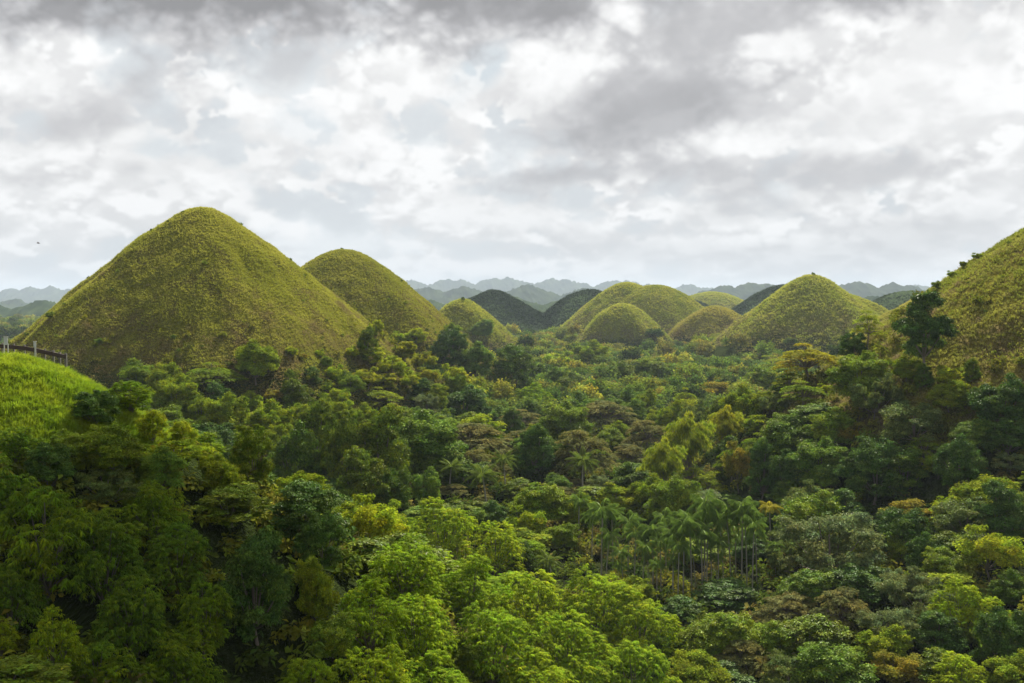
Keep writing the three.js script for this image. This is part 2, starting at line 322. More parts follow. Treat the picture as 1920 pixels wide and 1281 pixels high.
addProto('D', 'dark_broadleaf_tree', 10, 10, broad(122, { W: 10, H: 10, low: 0.08, lobes: 21, rmin: 0.1, rmax: 0.2, n: 340, rag: 0.5, len: 0.4, wid: 0.2, droop: 0.3 }));
addProto('D', 'dark_broadleaf_tree', 8, 12, broad(123, { W: 8, H: 12, low: 0.14, lobes: 20, rmin: 0.1, rmax: 0.19, n: 420, rag: 0.5, len: 0.34, wid: 0.18, droop: 0.45, point: 0.55, small: 3 }));
addProto('B', 'broadleaf_tree', 8, 11, broad(104, { W: 8, H: 11, low: 0.06, lobes: 20, rmin: 0.09, rmax: 0.2, n: 400, rag: 0.55, len: 0.33, wid: 0.17, point: 0.4, small: 3 }));
addProto('Y', 'yellow_green_tree', 8, 8, broad(140, { W: 8, H: 8, low: 0.14, lobes: 13, rmin: 0.12, rmax: 0.2, n: 400, rag: 0.45, len: 0.32, wid: 0.17 }));
addProto('Y', 'yellow_green_tree', 7, 9, broad(141, { W: 7, H: 9, low: 0.1, lobes: 17, rmin: 0.13, rmax: 0.21, n: 290, rag: 0.25, len: 0.34, wid: 0.2 }));
for (const p of protos.Y) addProto('O', 'amber_tree', p.W, p.H, p.list);
addProto('G', 'grey_green_tree', 9, 8, broad(160, { W: 9, H: 8, low: 0.1, lobes: 20, rmin: 0.1, rmax: 0.17, n: 420, rag: 0.3, len: 0.3, wid: 0.13, tuft: 0.34, flat: 0.7, droop: 0.35 }));
addProto('G', 'grey_green_tree', 9, 7, broad(161, { W: 9, H: 7, low: 0.08, lobes: 24, rmin: 0.08, rmax: 0.15, n: 430, rag: 0.5, len: 0.28, wid: 0.12, tuft: 0.34, flat: 0.6, droop: 0.5 }));

// flat sprays of fine leaves in layers
function layered(seed, o) {
  const r = mulberry(seed), b = new Leaves(), t = new Limbs(), br = new Limbs(), { W, H } = o, fork = V(0.2, H * 0.42, 0.1);
  t.tube([V(0, -1.2, 0), V(-0.15, H * 0.2, 0.1), fork], 0.03 * W, 0.018 * W, 7);
  for (let i = 0; i < o.plates; i++) {
    const f = Math.sqrt((i + 0.4) / o.plates), a = i * 2.39996 + r() * 0.5, R = W * lerp(o.rmin, o.rmax, r());
    const c = V(Math.cos(a) * f * (W / 2 - R * 0.8), H * (1 - o.dome * f * f) - 0.3 - r() * H * o.rag, Math.sin(a) * f * (W / 2 - R * 0.8)), k0 = tint(r, 0.35);
    const tx = (r() - 0.5) * 0.3 + Math.cos(a) * f * 0.3, tz = (r() - 0.5) * 0.3 + Math.sin(a) * f * 0.3, lob = 3 + Math.floor(r() * 3), ph = r() * 6;
    const n = Math.round(o.n * R * R);
    for (let k = 0; k < n; k++) {
      const th = r() * 6.2832, edge = 0.78 + 0.22 * Math.sin(th * lob + ph), q = Math.sqrt(r()) * R * edge, x = Math.cos(th) * q, z = Math.sin(th) * q;
      const P = V(c.x + x, c.y - x * tx - z * tz - 0.16 * q * q / R + (r() - 0.5) * 0.42 * o.thick, c.z + z);
      const N = V((r() - 0.5) * 0.9 + tx, 1, (r() - 0.5) * 0.9 + tz).normalize(), D = V(Math.cos(th) + (r() - 0.5), -0.15, Math.sin(th) + (r() - 0.5)).normalize(), s = 0.7 + 0.6 * r(), tt = tint(r, 0.8);
      b.leaf(P, D, N, o.len * s, o.wid * s, [k0[0] * tt[0], k0[1] * tt[1], k0[2] * tt[2]]);
    }
    br.tube(bend(fork, V(c.x, c.y - 0.15, c.z), 0.5, 6), 0.011 * W, 0.003 * W, 5);
  }
  return [['trunk', t.build(), M.bark], ['branches', br.build(), M.bark], ['crown', b.build(), null]];
}
addProto('U', 'umbrella_tree', 12, 8, layered(200, { W: 12, H: 8, plates: 34, rmin: 0.09, rmax: 0.17, dome: 0.5, rag: 0.14, n: 105, len: 0.4, wid: 0.19, thick: 1 }));
addProto('U', 'umbrella_tree', 12, 7.5, layered(201, { W: 12, H: 7.5, plates: 40, rmin: 0.08, rmax: 0.15, dome: 0.6, rag: 0.2, n: 110, len: 0.38, wid: 0.18, thick: 1 }));
addProto('A', 'flat_topped_tree', 10, 8, layered(210, { W: 10, H: 8, plates: 24, rmin: 0.1, rmax: 0.19, dome: 0.36, rag: 0.2, n: 105, len: 0.38, wid: 0.17, thick: 1 }));
addProto('A', 'flat_topped_tree', 9, 9, layered(211, { W: 9, H: 9, plates: 19, rmin: 0.1, rmax: 0.18, dome: 0.52, rag: 0.34, n: 115, len: 0.36, wid: 0.16, thick: 1.1 }));

// feathery tree: arching twigs that carry twice-feathered leaves
function feathery(seed, o) {
  const r = mulberry(seed), b = new Leaves(), t = new Limbs(), br = new Limbs(), { W, H } = o, low = H * 0.06, cy = (H + low) / 2, ry = (H - low) / 2, fork = V(0.1, low + 0.4, 0);
  t.tube([V(0, -1.2, 0), V(0.1, low * 0.5, 0.05), fork], 0.022 * H, 0.014 * H, 6);
  const compound = (P, D, len, k) => {
    const side = V().crossVectors(D, V(0, 1, 0)).normalize(), roll = (r() - 0.5) * 0.9, pts = [];
    for (let i = 0; i <= 2; i++) {
      const f = i / 2, q = P.clone().addScaledVector(D, len * f * (1 - 0.25 * f)); q.y -= len * 0.55 * f * f;
      const w = len * o.pin * Math.sin(Math.PI * (0.16 + 0.8 * f)), e = side.clone().multiplyScalar(w); e.y += w * roll; pts.push([q, e]);
    }
    for (let i = 0; i < 2; i++) {
      const [a, ea] = pts[i], [c, ec] = pts[i + 1], v = 0.88 + 0.24 * r(), kk = [k[0] * v, k[1] * v, k[2] * v], a0 = a.clone().sub(ea), a1 = a.clone().add(ea), c0 = c.clone().sub(ec), c1 = c.clone().add(ec);
      a0.y -= Math.abs(ea.x + ea.z) * 0.25; a1.y -= Math.abs(ea.x + ea.z) * 0.25; c0.y -= Math.abs(ec.x + ec.z) * 0.25; c1.y -= Math.abs(ec.x + ec.z) * 0.25;
      b.tri(a0, c0, c, kk); b.tri(a0, c, a, kk); b.tri(a, c, c1, kk); b.tri(a, c1, a1, kk);
    }
  };
  for (let i = 0; i < o.lobes; i++) {
    const a = i * 2.39996 + r() * 0.6, y = lerp(-0.65, 0.9, (i + 0.5) / o.lobes) + (r() - 0.5) * 0.35, h = Math.sqrt(1 - y * y * 0.8) * lerp(0.45, 1.15, r()), R = W * lerp(0.13, 0.2, r());
    const c = V(Math.cos(a) * h * (W / 2 - R), cy + y * (ry - R * 0.6), Math.sin(a) * h * (W / 2 - R)), base = tint(r, 0.3);
    br.tube(bend(fork, c, 0.3, 5), 0.009 * H, 0.003 * H, 4);
    for (let k = 0; k < o.twigs; k++) {
      const d = onSphere(r, -0.45); d.x += Math.cos(a) * h * 0.3; d.z += Math.sin(a) * h * 0.3; d.y += 0.25; d.normalize();
      const len = R * lerp(0.9, 1.45, r()), tp = tint(r, 0.8);
      for (let j = 0; j < o.leaves; j++) {
        const f = lerp(0.68, 1, (j + r() * 0.5) / o.leaves), P = c.clone().addScaledVector(d, len * f); P.y -= len * 0.3 * f * f;
        const az = j * 2.4 + r(), D = V(d.x * 0.5 + Math.cos(az) * 0.8, d.y * 0.4 + 0.1 - 0.35 * f, d.z * 0.5 + Math.sin(az) * 0.8).normalize(), tt = tint(r, 0.4);
        compound(P, D, o.leaf * (0.75 + 0.5 * r()), [base[0] * tp[0] * tt[0], base[1] * tp[1] * tt[1], base[2] * tp[2] * tt[2]]);
      }
    }
  }
  return [['trunk', t.build(), M.bark], ['branches', br.build(), M.bark], ['crown', b.build(), null]];
}
for (let i = 0; i < 3; i++) addProto('L', 'feathery_tree', 8, 9, feathery(300 + i, { W: 8, H: 9, lobes: 20, twigs: 52, leaves: 10, leaf: 0.4, pin: 0.12 }));
addProto('K', 'dark_feathery_tree', 7, 9, feathery(310, { W: 7, H: 9, lobes: 20, twigs: 52, leaves: 10, leaf: 0.42, pin: 0.12 }));
addProto('K', 'dark_feathery_tree', 8, 8.5, feathery(311, { W: 8, H: 8.5, lobes: 22, twigs: 50, leaves: 10, leaf: 0.42, pin: 0.12 }));

// bamboo: many culms that arch over and end in plumes of narrow leaves
function bamboo(seed, o) {
  const r = mulberry(seed), b = new Leaves(), t = new Limbs(), { W, H } = o;
  for (let i = 0; i < o.culms; i++) {
    const a = i * 2.39996 + r(), out = (W / 2) * Math.sqrt((i + 0.3) / o.culms) * lerp(0.75, 1, r()), top = H * lerp(0.7, 1, r()) * (1 - 0.3 * (out / (W / 2)) ** 2), x0 = (r() - 0.5) * 1.2, z0 = (r() - 0.5) * 1.2, pts = [], k0 = tint(r, 0.4);
    for (let k = 0; k <= 9; k++) { const f = k / 9, q = out * f ** 2.1; pts.push(V(x0 + Math.cos(a) * q, -0.6 + (top + 0.6) * Math.sin(Math.min(1, f * 1.06) * 1.9) / Math.sin(1.5708), z0 + Math.sin(a) * q)); }
    t.tube(pts, 0.05, 0.014, 4);
    for (let k = 0; k < o.n; k++) {
      const f = lerp(0.3, 1, Math.sqrt(r())), s = f * 9, j = Math.min(8, Math.floor(s)), P = pts[j].clone().lerp(pts[j + 1], s - j), sp = 0.25 + 0.75 * r();
      P.x += (r() - 0.5) * 1.3 * sp; P.z += (r() - 0.5) * 1.3 * sp; P.y += (r() - 0.6) * 0.9 * sp;
      const D = V(r() - 0.5 + Math.cos(a) * 0.5, -0.45 - r() * 0.6, r() - 0.5 + Math.sin(a) * 0.5).normalize(), N = V(r() - 0.5, 0.7, r() - 0.5).normalize(), tt = tint(r, 0.5);
      b.leaf(P, D, N, 0.46 * (0.7 + 0.6 * r()), 0.1, [k0[0] * tt[0], k0[1] * tt[1], k0[2] * tt[2]]);
    }
  }
  return [['culms', t.build(), M.bark], ['foliage', b.build(), null]];
}
addProto('M', 'bamboo_clump', 9, 11, bamboo(400, { W: 9, H: 11, culms: 46, n: 230 }));

// palms: every frond is a part of its own
function frondGeometry(seed, L, leafLen, pairs, droop, hang) {
  const r = mulberry(seed), b = new Leaves(), pts = [];
  for (let k = 0; k <= 12; k++) { const f = k / 12; pts.push(V(L * (f - 0.12 * f * f * droop), L * (0.5 * f - droop * 0.62 * f * f), 0)); }
  for (let k = 0; k < 12; k++) { const w = 0.05 * (1 - k / 13) + 0.012, a = pts[k], c = pts[k + 1]; b.tri(V(a.x, a.y, -w), V(c.x, c.y, -w * 0.9), V(c.x, c.y, w * 0.9), [1.5, 1.4, 1.1]); b.tri(V(a.x, a.y, -w), V(c.x, c.y, w * 0.9), V(a.x, a.y, w), [1.5, 1.4, 1.1]); }
  for (let i = 0; i < pairs; i++) for (const s of [-1, 1]) {
    const f = lerp(0.12, 1, (i + 0.3 * r()) / pairs), j = Math.min(11, Math.floor(f * 12)), P = pts[j].clone().lerp(pts[j + 1], f * 12 - j), l = leafLen * Math.sin(Math.PI * lerp(0.24, 0.93, f)) * (0.85 + 0.3 * r());
    const T = pts[j + 1].clone().sub(pts[j]).normalize(), D = V(T.x * 0.55, T.y * 0.55 - hang * (0.6 + 0.5 * r()), s * 0.85).normalize(), N = V(-T.y, T.x, -s * 0.3).normalize();
    b.leaf(P, D, N, l, leafLen * 0.085, tint(r, 0.4), 0.25);
  }
  return b.build();
}
function palm(seed, o) {
  const r = mulberry(seed), t = new Limbs(), lean = o.lean * (r() - 0.5), top = V(lean * o.H, o.trunkTop, lean * 0.5), pts = [];
  for (let k = 0; k <= 8; k++) { const f = k / 8; pts.push(V(top.x * f * f, lerp(-1, top.y, f), top.z * f * f)); }
  t.tube(pts, o.r0, o.r1, 8);
  const list = [['trunk', t.build(), M.paleBark]];
  if (o.shaft) { const s = new Limbs(); s.tube([top.clone().add(V(0, -0.2, 0)), top.clone().add(V(0, 0.35, 0)), top.clone().add(V(0, 0.9, 0))], o.r1 * 1.5, o.r1 * 0.9, 8); list.push(['crownshaft', s.build(), 'frond']); top.y += 0.7; }
  const geos = [0, 1, 2].map((k) => frondGeometry(seed + k, o.L * (0.9 + 0.1 * k), o.leafLen, o.pairs, o.droops[k], o.hang));
  for (let i = 0; i < o.fronds; i++) { const f = i / o.fronds, g = geos[f < 0.3 ? 0 : f < 0.65 ? 1 : 2]; list.push(['frond', g, null, top, i * 2.39996 + r() * 0.3, lerp(o.rise, o.fall, f) + (r() - 0.5) * 0.2]); }
  return list;
}
addProto('P', 'coconut_palm', 8, 11, palm(500, { H: 11, trunkTop: 9, lean: 0.25, r0: 0.2, r1: 0.12, fronds: 17, L: 4.4, leafLen: 0.95, pairs: 30, droops: [0.7, 1.0, 1.25], hang: 0.55, rise: 0.75, fall: -0.55 }));
addProto('P', 'coconut_palm', 8, 10, palm(510, { H: 10, trunkTop: 8, lean: -0.3, r0: 0.2, r1: 0.12, fronds: 15, L: 4.2, leafLen: 1.0, pairs: 28, droops: [0.65, 0.95, 1.3], hang: 0.6, rise: 0.8, fall: -0.5 }));
addProto('R', 'slender_palm', 3.6, 10.4, palm(520, { H: 10, trunkTop: 8.2, lean: 0.06, r0: 0.1, r1: 0.075, shaft: true, fronds: 11, L: 2.5, leafLen: 0.95, pairs: 20, droops: [1.0, 1.5, 1.9], hang: 1.0, rise: 0.8, fall: -0.25 }));
addProto('R', 'slender_palm', 3.8, 10.8, palm(530, { H: 10, trunkTop: 8.6, lean: -0.08, r0: 0.1, r1: 0.075, shaft: true, fronds: 10, L: 2.7, leafLen: 1.0, pairs: 20, droops: [0.9, 1.4, 1.9], hang: 1.05, rise: 0.9, fall: -0.2 }));
addProto('R', 'slender_palm', 4, 9.6, palm(540, { H: 10, trunkTop: 7.4, lean: 0.2, r0: 0.1, r1: 0.075, shaft: true, fronds: 9, L: 2.7, leafLen: 1.0, pairs: 20, droops: [1.1, 1.5, 2.0], hang: 1.0, rise: 0.9, fall: -0.35 }));

function instantiate(kind, variant, shadeIndex) {
  const list = protos[kind], p = list[variant % list.length], m = LEAF[kind][shadeIndex % LEAF[kind].length];
  const key = shadeIndex % LEAF[kind].length;
  p.made ??= {};
  if (!p.made[key]) {
    const g = new THREE.Group();
    for (const [n, geo, mat, at, turn, pitch] of p.list) {
      const k = new THREE.Mesh(geo, mat === null || mat === 'frond' ? m : mat); k.name = n;
      if (at) { k.position.copy(at); k.rotation.set(0, turn, pitch, 'YXZ'); }
      g.add(k);
    }
    p.made[key] = shade(g);
  }
  const o = p.made[key].clone();
  o.name = numbered(p.name);
  return [o, p];
}

// ------------------------------------------------------------------ setting: ground, hills, far ranges
const mesh = (name, g, m, parent = scene) => { const o = new THREE.Mesh(g, m); o.name = parent === scene ? numbered(name) : name; o.castShadow = o.receiveShadow = true; parent.add(o); return o; };
function grid(nu, nv, f, col, uvScale = 0.08) {
  const P = new Float32Array((nu + 1) * (nv + 1) * 3), C = new Float32Array(P.length), U = new Float32Array((nu + 1) * (nv + 1) * 2), I = [];
  for (let j = 0, k = 0; j <= nv; j++) for (let i = 0; i <= nu; i++, k++) { const p = f(i / nu, j / nv), c = col(p[0], p[1], p[2]); P.set(p, k * 3); C.set(c, k * 3); U[k * 2] = p[0] * uvScale; U[k * 2 + 1] = p[2] * uvScale; }
  for (let j = 0; j < nv; j++) for (let i = 0; i < nu; i++) { const a = j * (nu + 1) + i, b = a + nu + 1; I.push(a, a + 1, b, b, a + 1, b + 1); }
  const g = new THREE.BufferGeometry();
  g.setAttribute('position', new THREE.BufferAttribute(P, 3)); g.setAttribute('color', new THREE.BufferAttribute(C, 3)); g.setAttribute('uv', new THREE.BufferAttribute(U, 2)); g.setIndex(I); g.computeVertexNormals();
  return g;
}
const mixc = (a, b, t) => [lerp(a[0], b[0], t), lerp(a[1], b[1], t), lerp(a[2], b[2], t)];
tag(mesh('ground', grid(300, 360, (u, v) => {
  const x = Math.sinh((u - 0.5) * 2 * 5.2) / Math.sinh(5.2) * 14000, d = -150 + 14500 * Math.sinh(v * 5) / Math.sinh(5);
  return [x, ground(x, d) - (d > 300 ? 1 : 0), -d];
}, (x, y, z) => mixc([0.03, 0.04, 0.014], [0.06, 0.075, 0.02], sstep(-0.3, 0.4, fbm2(x / 30, z / 30, 4)))), M.ground), 'dark forest floor of the valley', null, null, 'structure');

const TURF = [
  { a: [0.19, 0.195, 0.02], b: [0.15, 0.125, 0.036], g1: [0.19, 0.205, 0.02], g2: [0.26, 0.255, 0.036], g3: [0.16, 0.125, 0.05] },
  { a: [0.2, 0.225, 0.026], b: [0.16, 0.15, 0.038], g1: [0.19, 0.225, 0.024], g2: [0.28, 0.28, 0.038], g3: [0.15, 0.13, 0.05] },
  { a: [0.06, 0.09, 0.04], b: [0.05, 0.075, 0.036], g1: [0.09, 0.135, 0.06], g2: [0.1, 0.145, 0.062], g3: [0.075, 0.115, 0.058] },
  { a: [0.21, 0.2, 0.03], b: [0.17, 0.14, 0.045], g1: [0.21, 0.21, 0.03], g2: [0.28, 0.25, 0.045], g3: [0.18, 0.14, 0.06] },
  { a: [0.2, 0.185, 0.028], b: [0.165, 0.125, 0.05], g1: [0.16, 0.19, 0.018], g2: [0.23, 0.232, 0.038], g3: [0.175, 0.13, 0.068] },
  { a: [0.07, 0.1, 0.012], b: [0.075, 0.09, 0.016], g1: [0.14, 0.22, 0.01], g2: [0.21, 0.26, 0.014], g3: [0.12, 0.17, 0.014] },
];
function tuftGeometry(seed, n, h, spread, w) {
  const r = mulberry(seed), b = new Leaves();
  for (let i = 0; i < n; i++) {
    const a = r() * 6.2832, q = spread * 0.5 * Math.sqrt(r()), x = Math.cos(a) * q, z = Math.sin(a) * q, out = spread * lerp(0.25, 0.8, r()), hh = h * lerp(0.55, 1, r()), v = 0.85 + 0.3 * r(), k = [v, v, v], s = V(-Math.sin(a), 0, Math.cos(a)).multiplyScalar(w * (0.7 + 0.6 * r()));
    const p0 = V(x, -0.1 * h, z), p1 = V(x + Math.cos(a) * out * 0.35, hh * 0.68, z + Math.sin(a) * out * 0.35), p2 = V(x + Math.cos(a) * out, hh * lerp(0.75, 1.05, r()), z + Math.sin(a) * out);
    b.tri(p0.clone().sub(s), p0.clone().add(s), p1.clone().add(s), k); b.tri(p0.clone().sub(s), p1.clone().add(s), p1.clone().sub(s), k); b.tri(p1.clone().sub(s), p1.clone().add(s), p2, k);
  }
  return b.build();
}
const tufts = [tuftGeometry(71, 13, 1, 1.0, 0.055), tuftGeometry(72, 13, 1, 1.15, 0.05), tuftGeometry(73, 16, 1, 0.9, 0.028)];
const tmpM = new THREE.Matrix4(), tmpQ = new THREE.Quaternion(), tmpE = new THREE.Euler(), tmpC = new THREE.Color();
function instanced(name, geo, mat, list, parent) {
  const o = new THREE.InstancedMesh(geo, mat, list.length); o.name = parent === scene ? numbered(name) : name;
  list.forEach((e, i) => { tmpE.set(e.rx ?? 0, e.turn, e.rz ?? 0); tmpM.compose(V(...e.at), tmpQ.setFromEuler(tmpE), V(e.s, e.sy ?? e.s, e.s)); o.setMatrixAt(i, tmpM); o.setColorAt(i, tmpC.setRGB(...e.color)); });
  o.castShadow = o.receiveShadow = true; parent.add(o); o.userData.kind = 'stuff'; return o;
}
function bushGeometry(seed, n, len, wid) { const r = mulberry(seed), b = new Leaves(); for (let k = 0; k < 5; k++) { const c = V((r() - 0.5) * 1.1, 0.3 + r() * 0.5, (r() - 0.5) * 1.1); clump(b, r, c, lerp(0.35, 0.6, r()), Math.round(n / 5), { len, wid, ymin: -0.2, flat: 0.9, per: 6, tuft: 0.25 }); } return b.build(); }
const bush = bushGeometry(81, 150, 0.34, 0.18);
function grassColour(T, x, d, y, up, r) {
  const n = fbm2(x / 24 + 5, d / 24, 3), m = fbm2(x / 6, d / 6 + 40, 3), step = n2(y * 0.9 + n * 2, (x + d) * 0.03), f = n * 1.0 + m * 0.8 + (r() - 0.5) * 0.2;
  let c = mixc(T.g1, T.g2, sstep(-0.6, 0.8, f + step * 0.2 + (up - 0.5) * 0.4));
  c = mixc(c, T.g3, sstep(0.0, 0.8, -m * 0.8 + n * 0.5 + step * 0.22 + (0.6 - up) * 1.2 + (r() - 0.5) * 0.25));
  const v = 0.92 + 0.16 * r(); return [c[0] * v, c[1] * v, c[2] * v];
}
hills.forEach((h) => {
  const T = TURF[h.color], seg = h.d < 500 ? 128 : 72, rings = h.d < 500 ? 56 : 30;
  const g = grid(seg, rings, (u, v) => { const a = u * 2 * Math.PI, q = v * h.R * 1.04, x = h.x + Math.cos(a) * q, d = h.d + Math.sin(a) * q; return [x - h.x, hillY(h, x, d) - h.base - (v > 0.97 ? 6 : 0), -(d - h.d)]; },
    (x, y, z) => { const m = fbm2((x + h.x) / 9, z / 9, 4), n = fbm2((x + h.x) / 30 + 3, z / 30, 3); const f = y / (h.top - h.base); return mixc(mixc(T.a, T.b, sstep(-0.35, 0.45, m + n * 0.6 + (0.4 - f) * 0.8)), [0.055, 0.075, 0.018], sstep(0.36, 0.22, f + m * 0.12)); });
  const o = tag(mesh('hill', g, M.hill), h.label, null, null, 'structure');
  o.position.set(h.x, h.base, -h.d);
  const r = mulberry(900 + h.seed), size = h.d < 220 ? 0.62 : h.d < 350 ? 0.5 : h.d < 550 ? 0.66 : h.d < 900 ? 1.15 : 2.0, R = h.gr + 9 * h.R / 80, count = Math.round(Math.PI * R * R * 1.2 * 1.75 / size / size), list = [];
  for (let i = 0; i < count; i++) {
    const a = r() * 6.2832, q = Math.sqrt(r()) * R, x = h.x + Math.cos(a) * q, d = h.d + Math.sin(a) * q, rag = 6 * n2(x / 18, d / 18) * h.R / 80;
    if (q > h.gr + rag + 3) continue;
    const y = hillY(h, x, d), s = size * lerp(0.6, 1.25, r()) * (0.85 + 0.5 * Math.max(0, fbm2(x / 4, d / 4, 2)));
    list.push({ at: [x - h.x, y - h.base, h.d - d], turn: r() * 6.28, rx: (r() - 0.5) * 0.5, rz: (r() - 0.5) * 0.5, s, sy: s * lerp(0.45, 0.85, r()), color: grassColour(T, x, d, y, (y - h.base) / (h.top - h.base), r) });
  }
  instanced('grass', tufts[h.seed % 2], M.grass, list, o);
  if (h.d > 700) return;
  const scrub = [], C = [[0.07, 0.12, 0.014], [0.11, 0.16, 0.016], [0.16, 0.18, 0.016], [0.05, 0.085, 0.014]];
  for (let i = 0; i < 110; i++) {
    const a = r() * 6.2832, q = Math.pow(r(), 0.4) * h.gr, x = h.x + Math.cos(a) * q, d = h.d + Math.sin(a) * q, s = lerp(0.35, 0.95, r() * r()) * (h.d > 400 ? 1.2 : 1);
    scrub.push({ at: [x - h.x, hillY(h, x, d) - h.base, h.d - d], turn: r() * 6.28, s, sy: s * lerp(0.8, 1.5, r()), color: C[Math.floor(r() * 4)] });
  }
  instanced('scrub', bush, M.undergrowth, scrub, o);
});
{ // the near knoll with its bright grass
  const T = TURF[5], cx = -60, cd = 85;
  const g = grid(150, 90, (u, v) => { const x = lerp(-140, -10, u), d = lerp(50, 120, v); return [x - cx, knollY(x, d) - 10, -(d - cd)]; }, (x, y, z) => mixc(mixc(T.a, T.b, sstep(-0.3, 0.4, fbm2(x / 5, z / 5, 4))), [0.035, 0.05, 0.014], sstep(10, 14, knollR(x + cx, cd - z))));
  const o = tag(mesh('knoll', g, M.hill), 'near bright green grassy knoll that carries the railing', null, null, 'structure'); o.position.set(cx, 10, -cd);
  const r = mulberry(77), list = [];
  for (let i = 0; i < 90000; i++) {
    const x = lerp(-62, -18, r()), d = lerp(62, 98, r()), R = knollR(x, d);
    if (R > 13 + 3 * n2(x / 5, d / 5)) continue;
    const s = lerp(0.3, 0.6, r()) * (0.85 + 0.7 * Math.max(0, fbm2(x / 3, d / 3, 2)));
    list.push({ at: [x - cx, knollY(x, d) - 10, cd - d], turn: r() * 6.28, rx: (r() - 0.5) * 0.4, rz: (r() - 0.5) * 0.4, s, sy: s * lerp(0.75, 1.2, r()), color: grassColour(T, x * 4, d * 4, 0, 0.75, r) });
  }
  instanced('grass', tufts[2], M.grass, list, o);
}
// far wooded ranges: [px, py, half width px] summits at one distance
function range(label, d, depth, summits, seed, shadeK) {
  shadeK *= 0.6;
  const pts = summits.map(([px, py, w]) => { const [u, v] = ray(px, py); return [u * d, EYE + v * d, w / F * d]; });
  const r = mulberry(seed), x0 = -0.62 * d, x1 = 0.62 * d;
  for (let i = 0; i < 46; i++) { const x = lerp(x0, x1, r()), px = W0 / 2 + F * x / d; if (px > -60 && px < 1980) continue; pts.push([x, EYE + d * lerp(0.004, 0.016, r()), d * lerp(0.012, 0.026, r())]); }
  const more = [];
  for (const p of pts) for (let k = 0; k < 2; k++) more.push([p[0] + (r() - 0.5) * 3 * p[2], EYE - 10 + (p[1] - EYE) * lerp(-0.6, 0.5, r()), p[2] * lerp(0.6, 1, r()), -lerp(0.1, 0.55, r()) * depth]);
  const all = [...pts.map((p) => [...p, 0]), ...more];
  const H = (x, dd) => {
    let y = -20;
    for (const p of all) { const ax = (x - p[0]) / p[2], q = Math.sqrt(ax * ax + ((dd - p[3]) / (p[2] * 1.25)) ** 2); y = Math.max(y, p[1] + (0.18 - Math.sqrt(q * q + 0.0324)) * p[2] * 0.42); }
    return y + d * 0.0022 * fbm2(x / (d * 0.012), dd / (d * 0.012) + seed, 3) + d * 0.0011 * n2(x / (d * 0.0028), dd / (d * 0.0028));
  };
  const nu = Math.round(1.24 * F / 1.9 * 0.62), c0 = [0.03 * shadeK, 0.052 * shadeK, 0.026 * shadeK], c1 = [0.06 * shadeK, 0.09 * shadeK, 0.036 * shadeK];
  const g = grid(nu, 34, (u, v) => { const x = lerp(x0, x1, u), dd = lerp(-depth, depth * 0.7, v); return [x, H(x, dd), -dd]; }, (x, y, z) => mixc(c0, c1, sstep(-0.3, 0.4, fbm2(x / (d * 0.02), z / (d * 0.02), 3))));
  const o = tag(mesh('hill_range', g, M.range), label, null, null, 'structure'); o.position.set(0, 0, -d);
}
range('nearest wooded hills beyond the dark hills', 2100, 330, [[800, 562, 70], [1000, 570, 60], [960, 556, 50], [1060, 561, 70], [1130, 563, 50], [1000, 580, 80], [1300, 566, 60], [1420, 560, 40], [1370, 563, 40], [1640, 556, 50], [1560, 560, 50], [40, 575, 40], [110, 592, 50], [1700, 560, 50], [850, 575, 60]], 1, 1.15);
range('bluish second row of wooded hills', 4200, 520, [[800, 538, 45], [872, 537, 45], [840, 546, 50], [988, 534, 38], [1020, 545, 50], [1095, 540, 30], [1250, 548, 50], [1360, 535, 32], [1330, 543, 40], [1408, 530, 28], [1440, 531, 22], [1605, 527, 28], [1580, 536, 34], [1640, 542, 30], [1672, 531, 20], [1705, 535, 22], [25, 561, 30], [70, 577, 40], [1180, 545, 50], [930, 552, 60]], 2, 1);
range('pale farthest hill range along the horizon', 8200, 900, [[770, 524, 17], [838, 523, 30], [865, 524, 22], [925, 521, 26], [955, 521, 22], [980, 527, 20], [1035, 522, 24], [1058, 523, 14], [1090, 530, 22], [1150, 526, 40], [1180, 527, 36], [1215, 532, 20], [1290, 533, 24], [1325, 538, 20], [1400, 536, 30], [1480, 536, 40], [1545, 536, 40], [1720, 534, 26], [1760, 536, 30], [20, 541, 26], [60, 538, 22], [95, 538, 26], [130, 542, 26], [180, 544, 40], [1850, 535, 50]], 3, 1);

// ------------------------------------------------------------------ clouds above the frame that shade parts of the land
function cloudOver(x, d, rx, rd, seed) {
  const r = mulberry(seed), alt = 620, s = (alt - 10) / SUN.y, g = [], nz = createNoise3D(r);
  const base = new THREE.IcosahedronGeometry(1, 5), P = [], I = [];
  for (let k = 0; k < 12; k++) {
    const a = k * 2.4, f = Math.sqrt((k + 0.3) / 12) * 0.72, cx = Math.cos(a) * f * rx, cz = Math.sin(a) * f * rd, q = lerp(0.32, 0.5, r()), off = P.length / 3, p = base.attributes.position;
    for (let i = 0; i < p.count; i++) {
      const X = p.getX(i), Y = p.getY(i), Z = p.getZ(i), w = 1 + 0.22 * nz(X * 1.7 + k * 3, Y * 1.7, Z * 1.7) + 0.12 * nz(X * 4 + k, Y * 4, Z * 4);
      P.push(cx + X * w * q * rx, Y * w * q * (Y < 0 ? 0.2 : 0.45) * Math.min(rx, rd), cz + Z * w * q * rd);
    }
    for (let i = 0; i < p.count; i++) I.push(off + i);
  }
  const geo = new THREE.BufferGeometry(); geo.setAttribute('position', new THREE.BufferAttribute(new Float32Array(P), 3)); geo.setIndex(I); geo.computeVertexNormals();
  const o = tag(mesh('cloud', geo, M.cloud), 'low cumulus cloud overhead above the picture', null, null, 'structure');
  o.position.set(x + SUN.x * s, alt, -d + SUN.z * s);
}
M.cloud = solid('cloud_white', 0.85, 0.85, 0.86, 1);
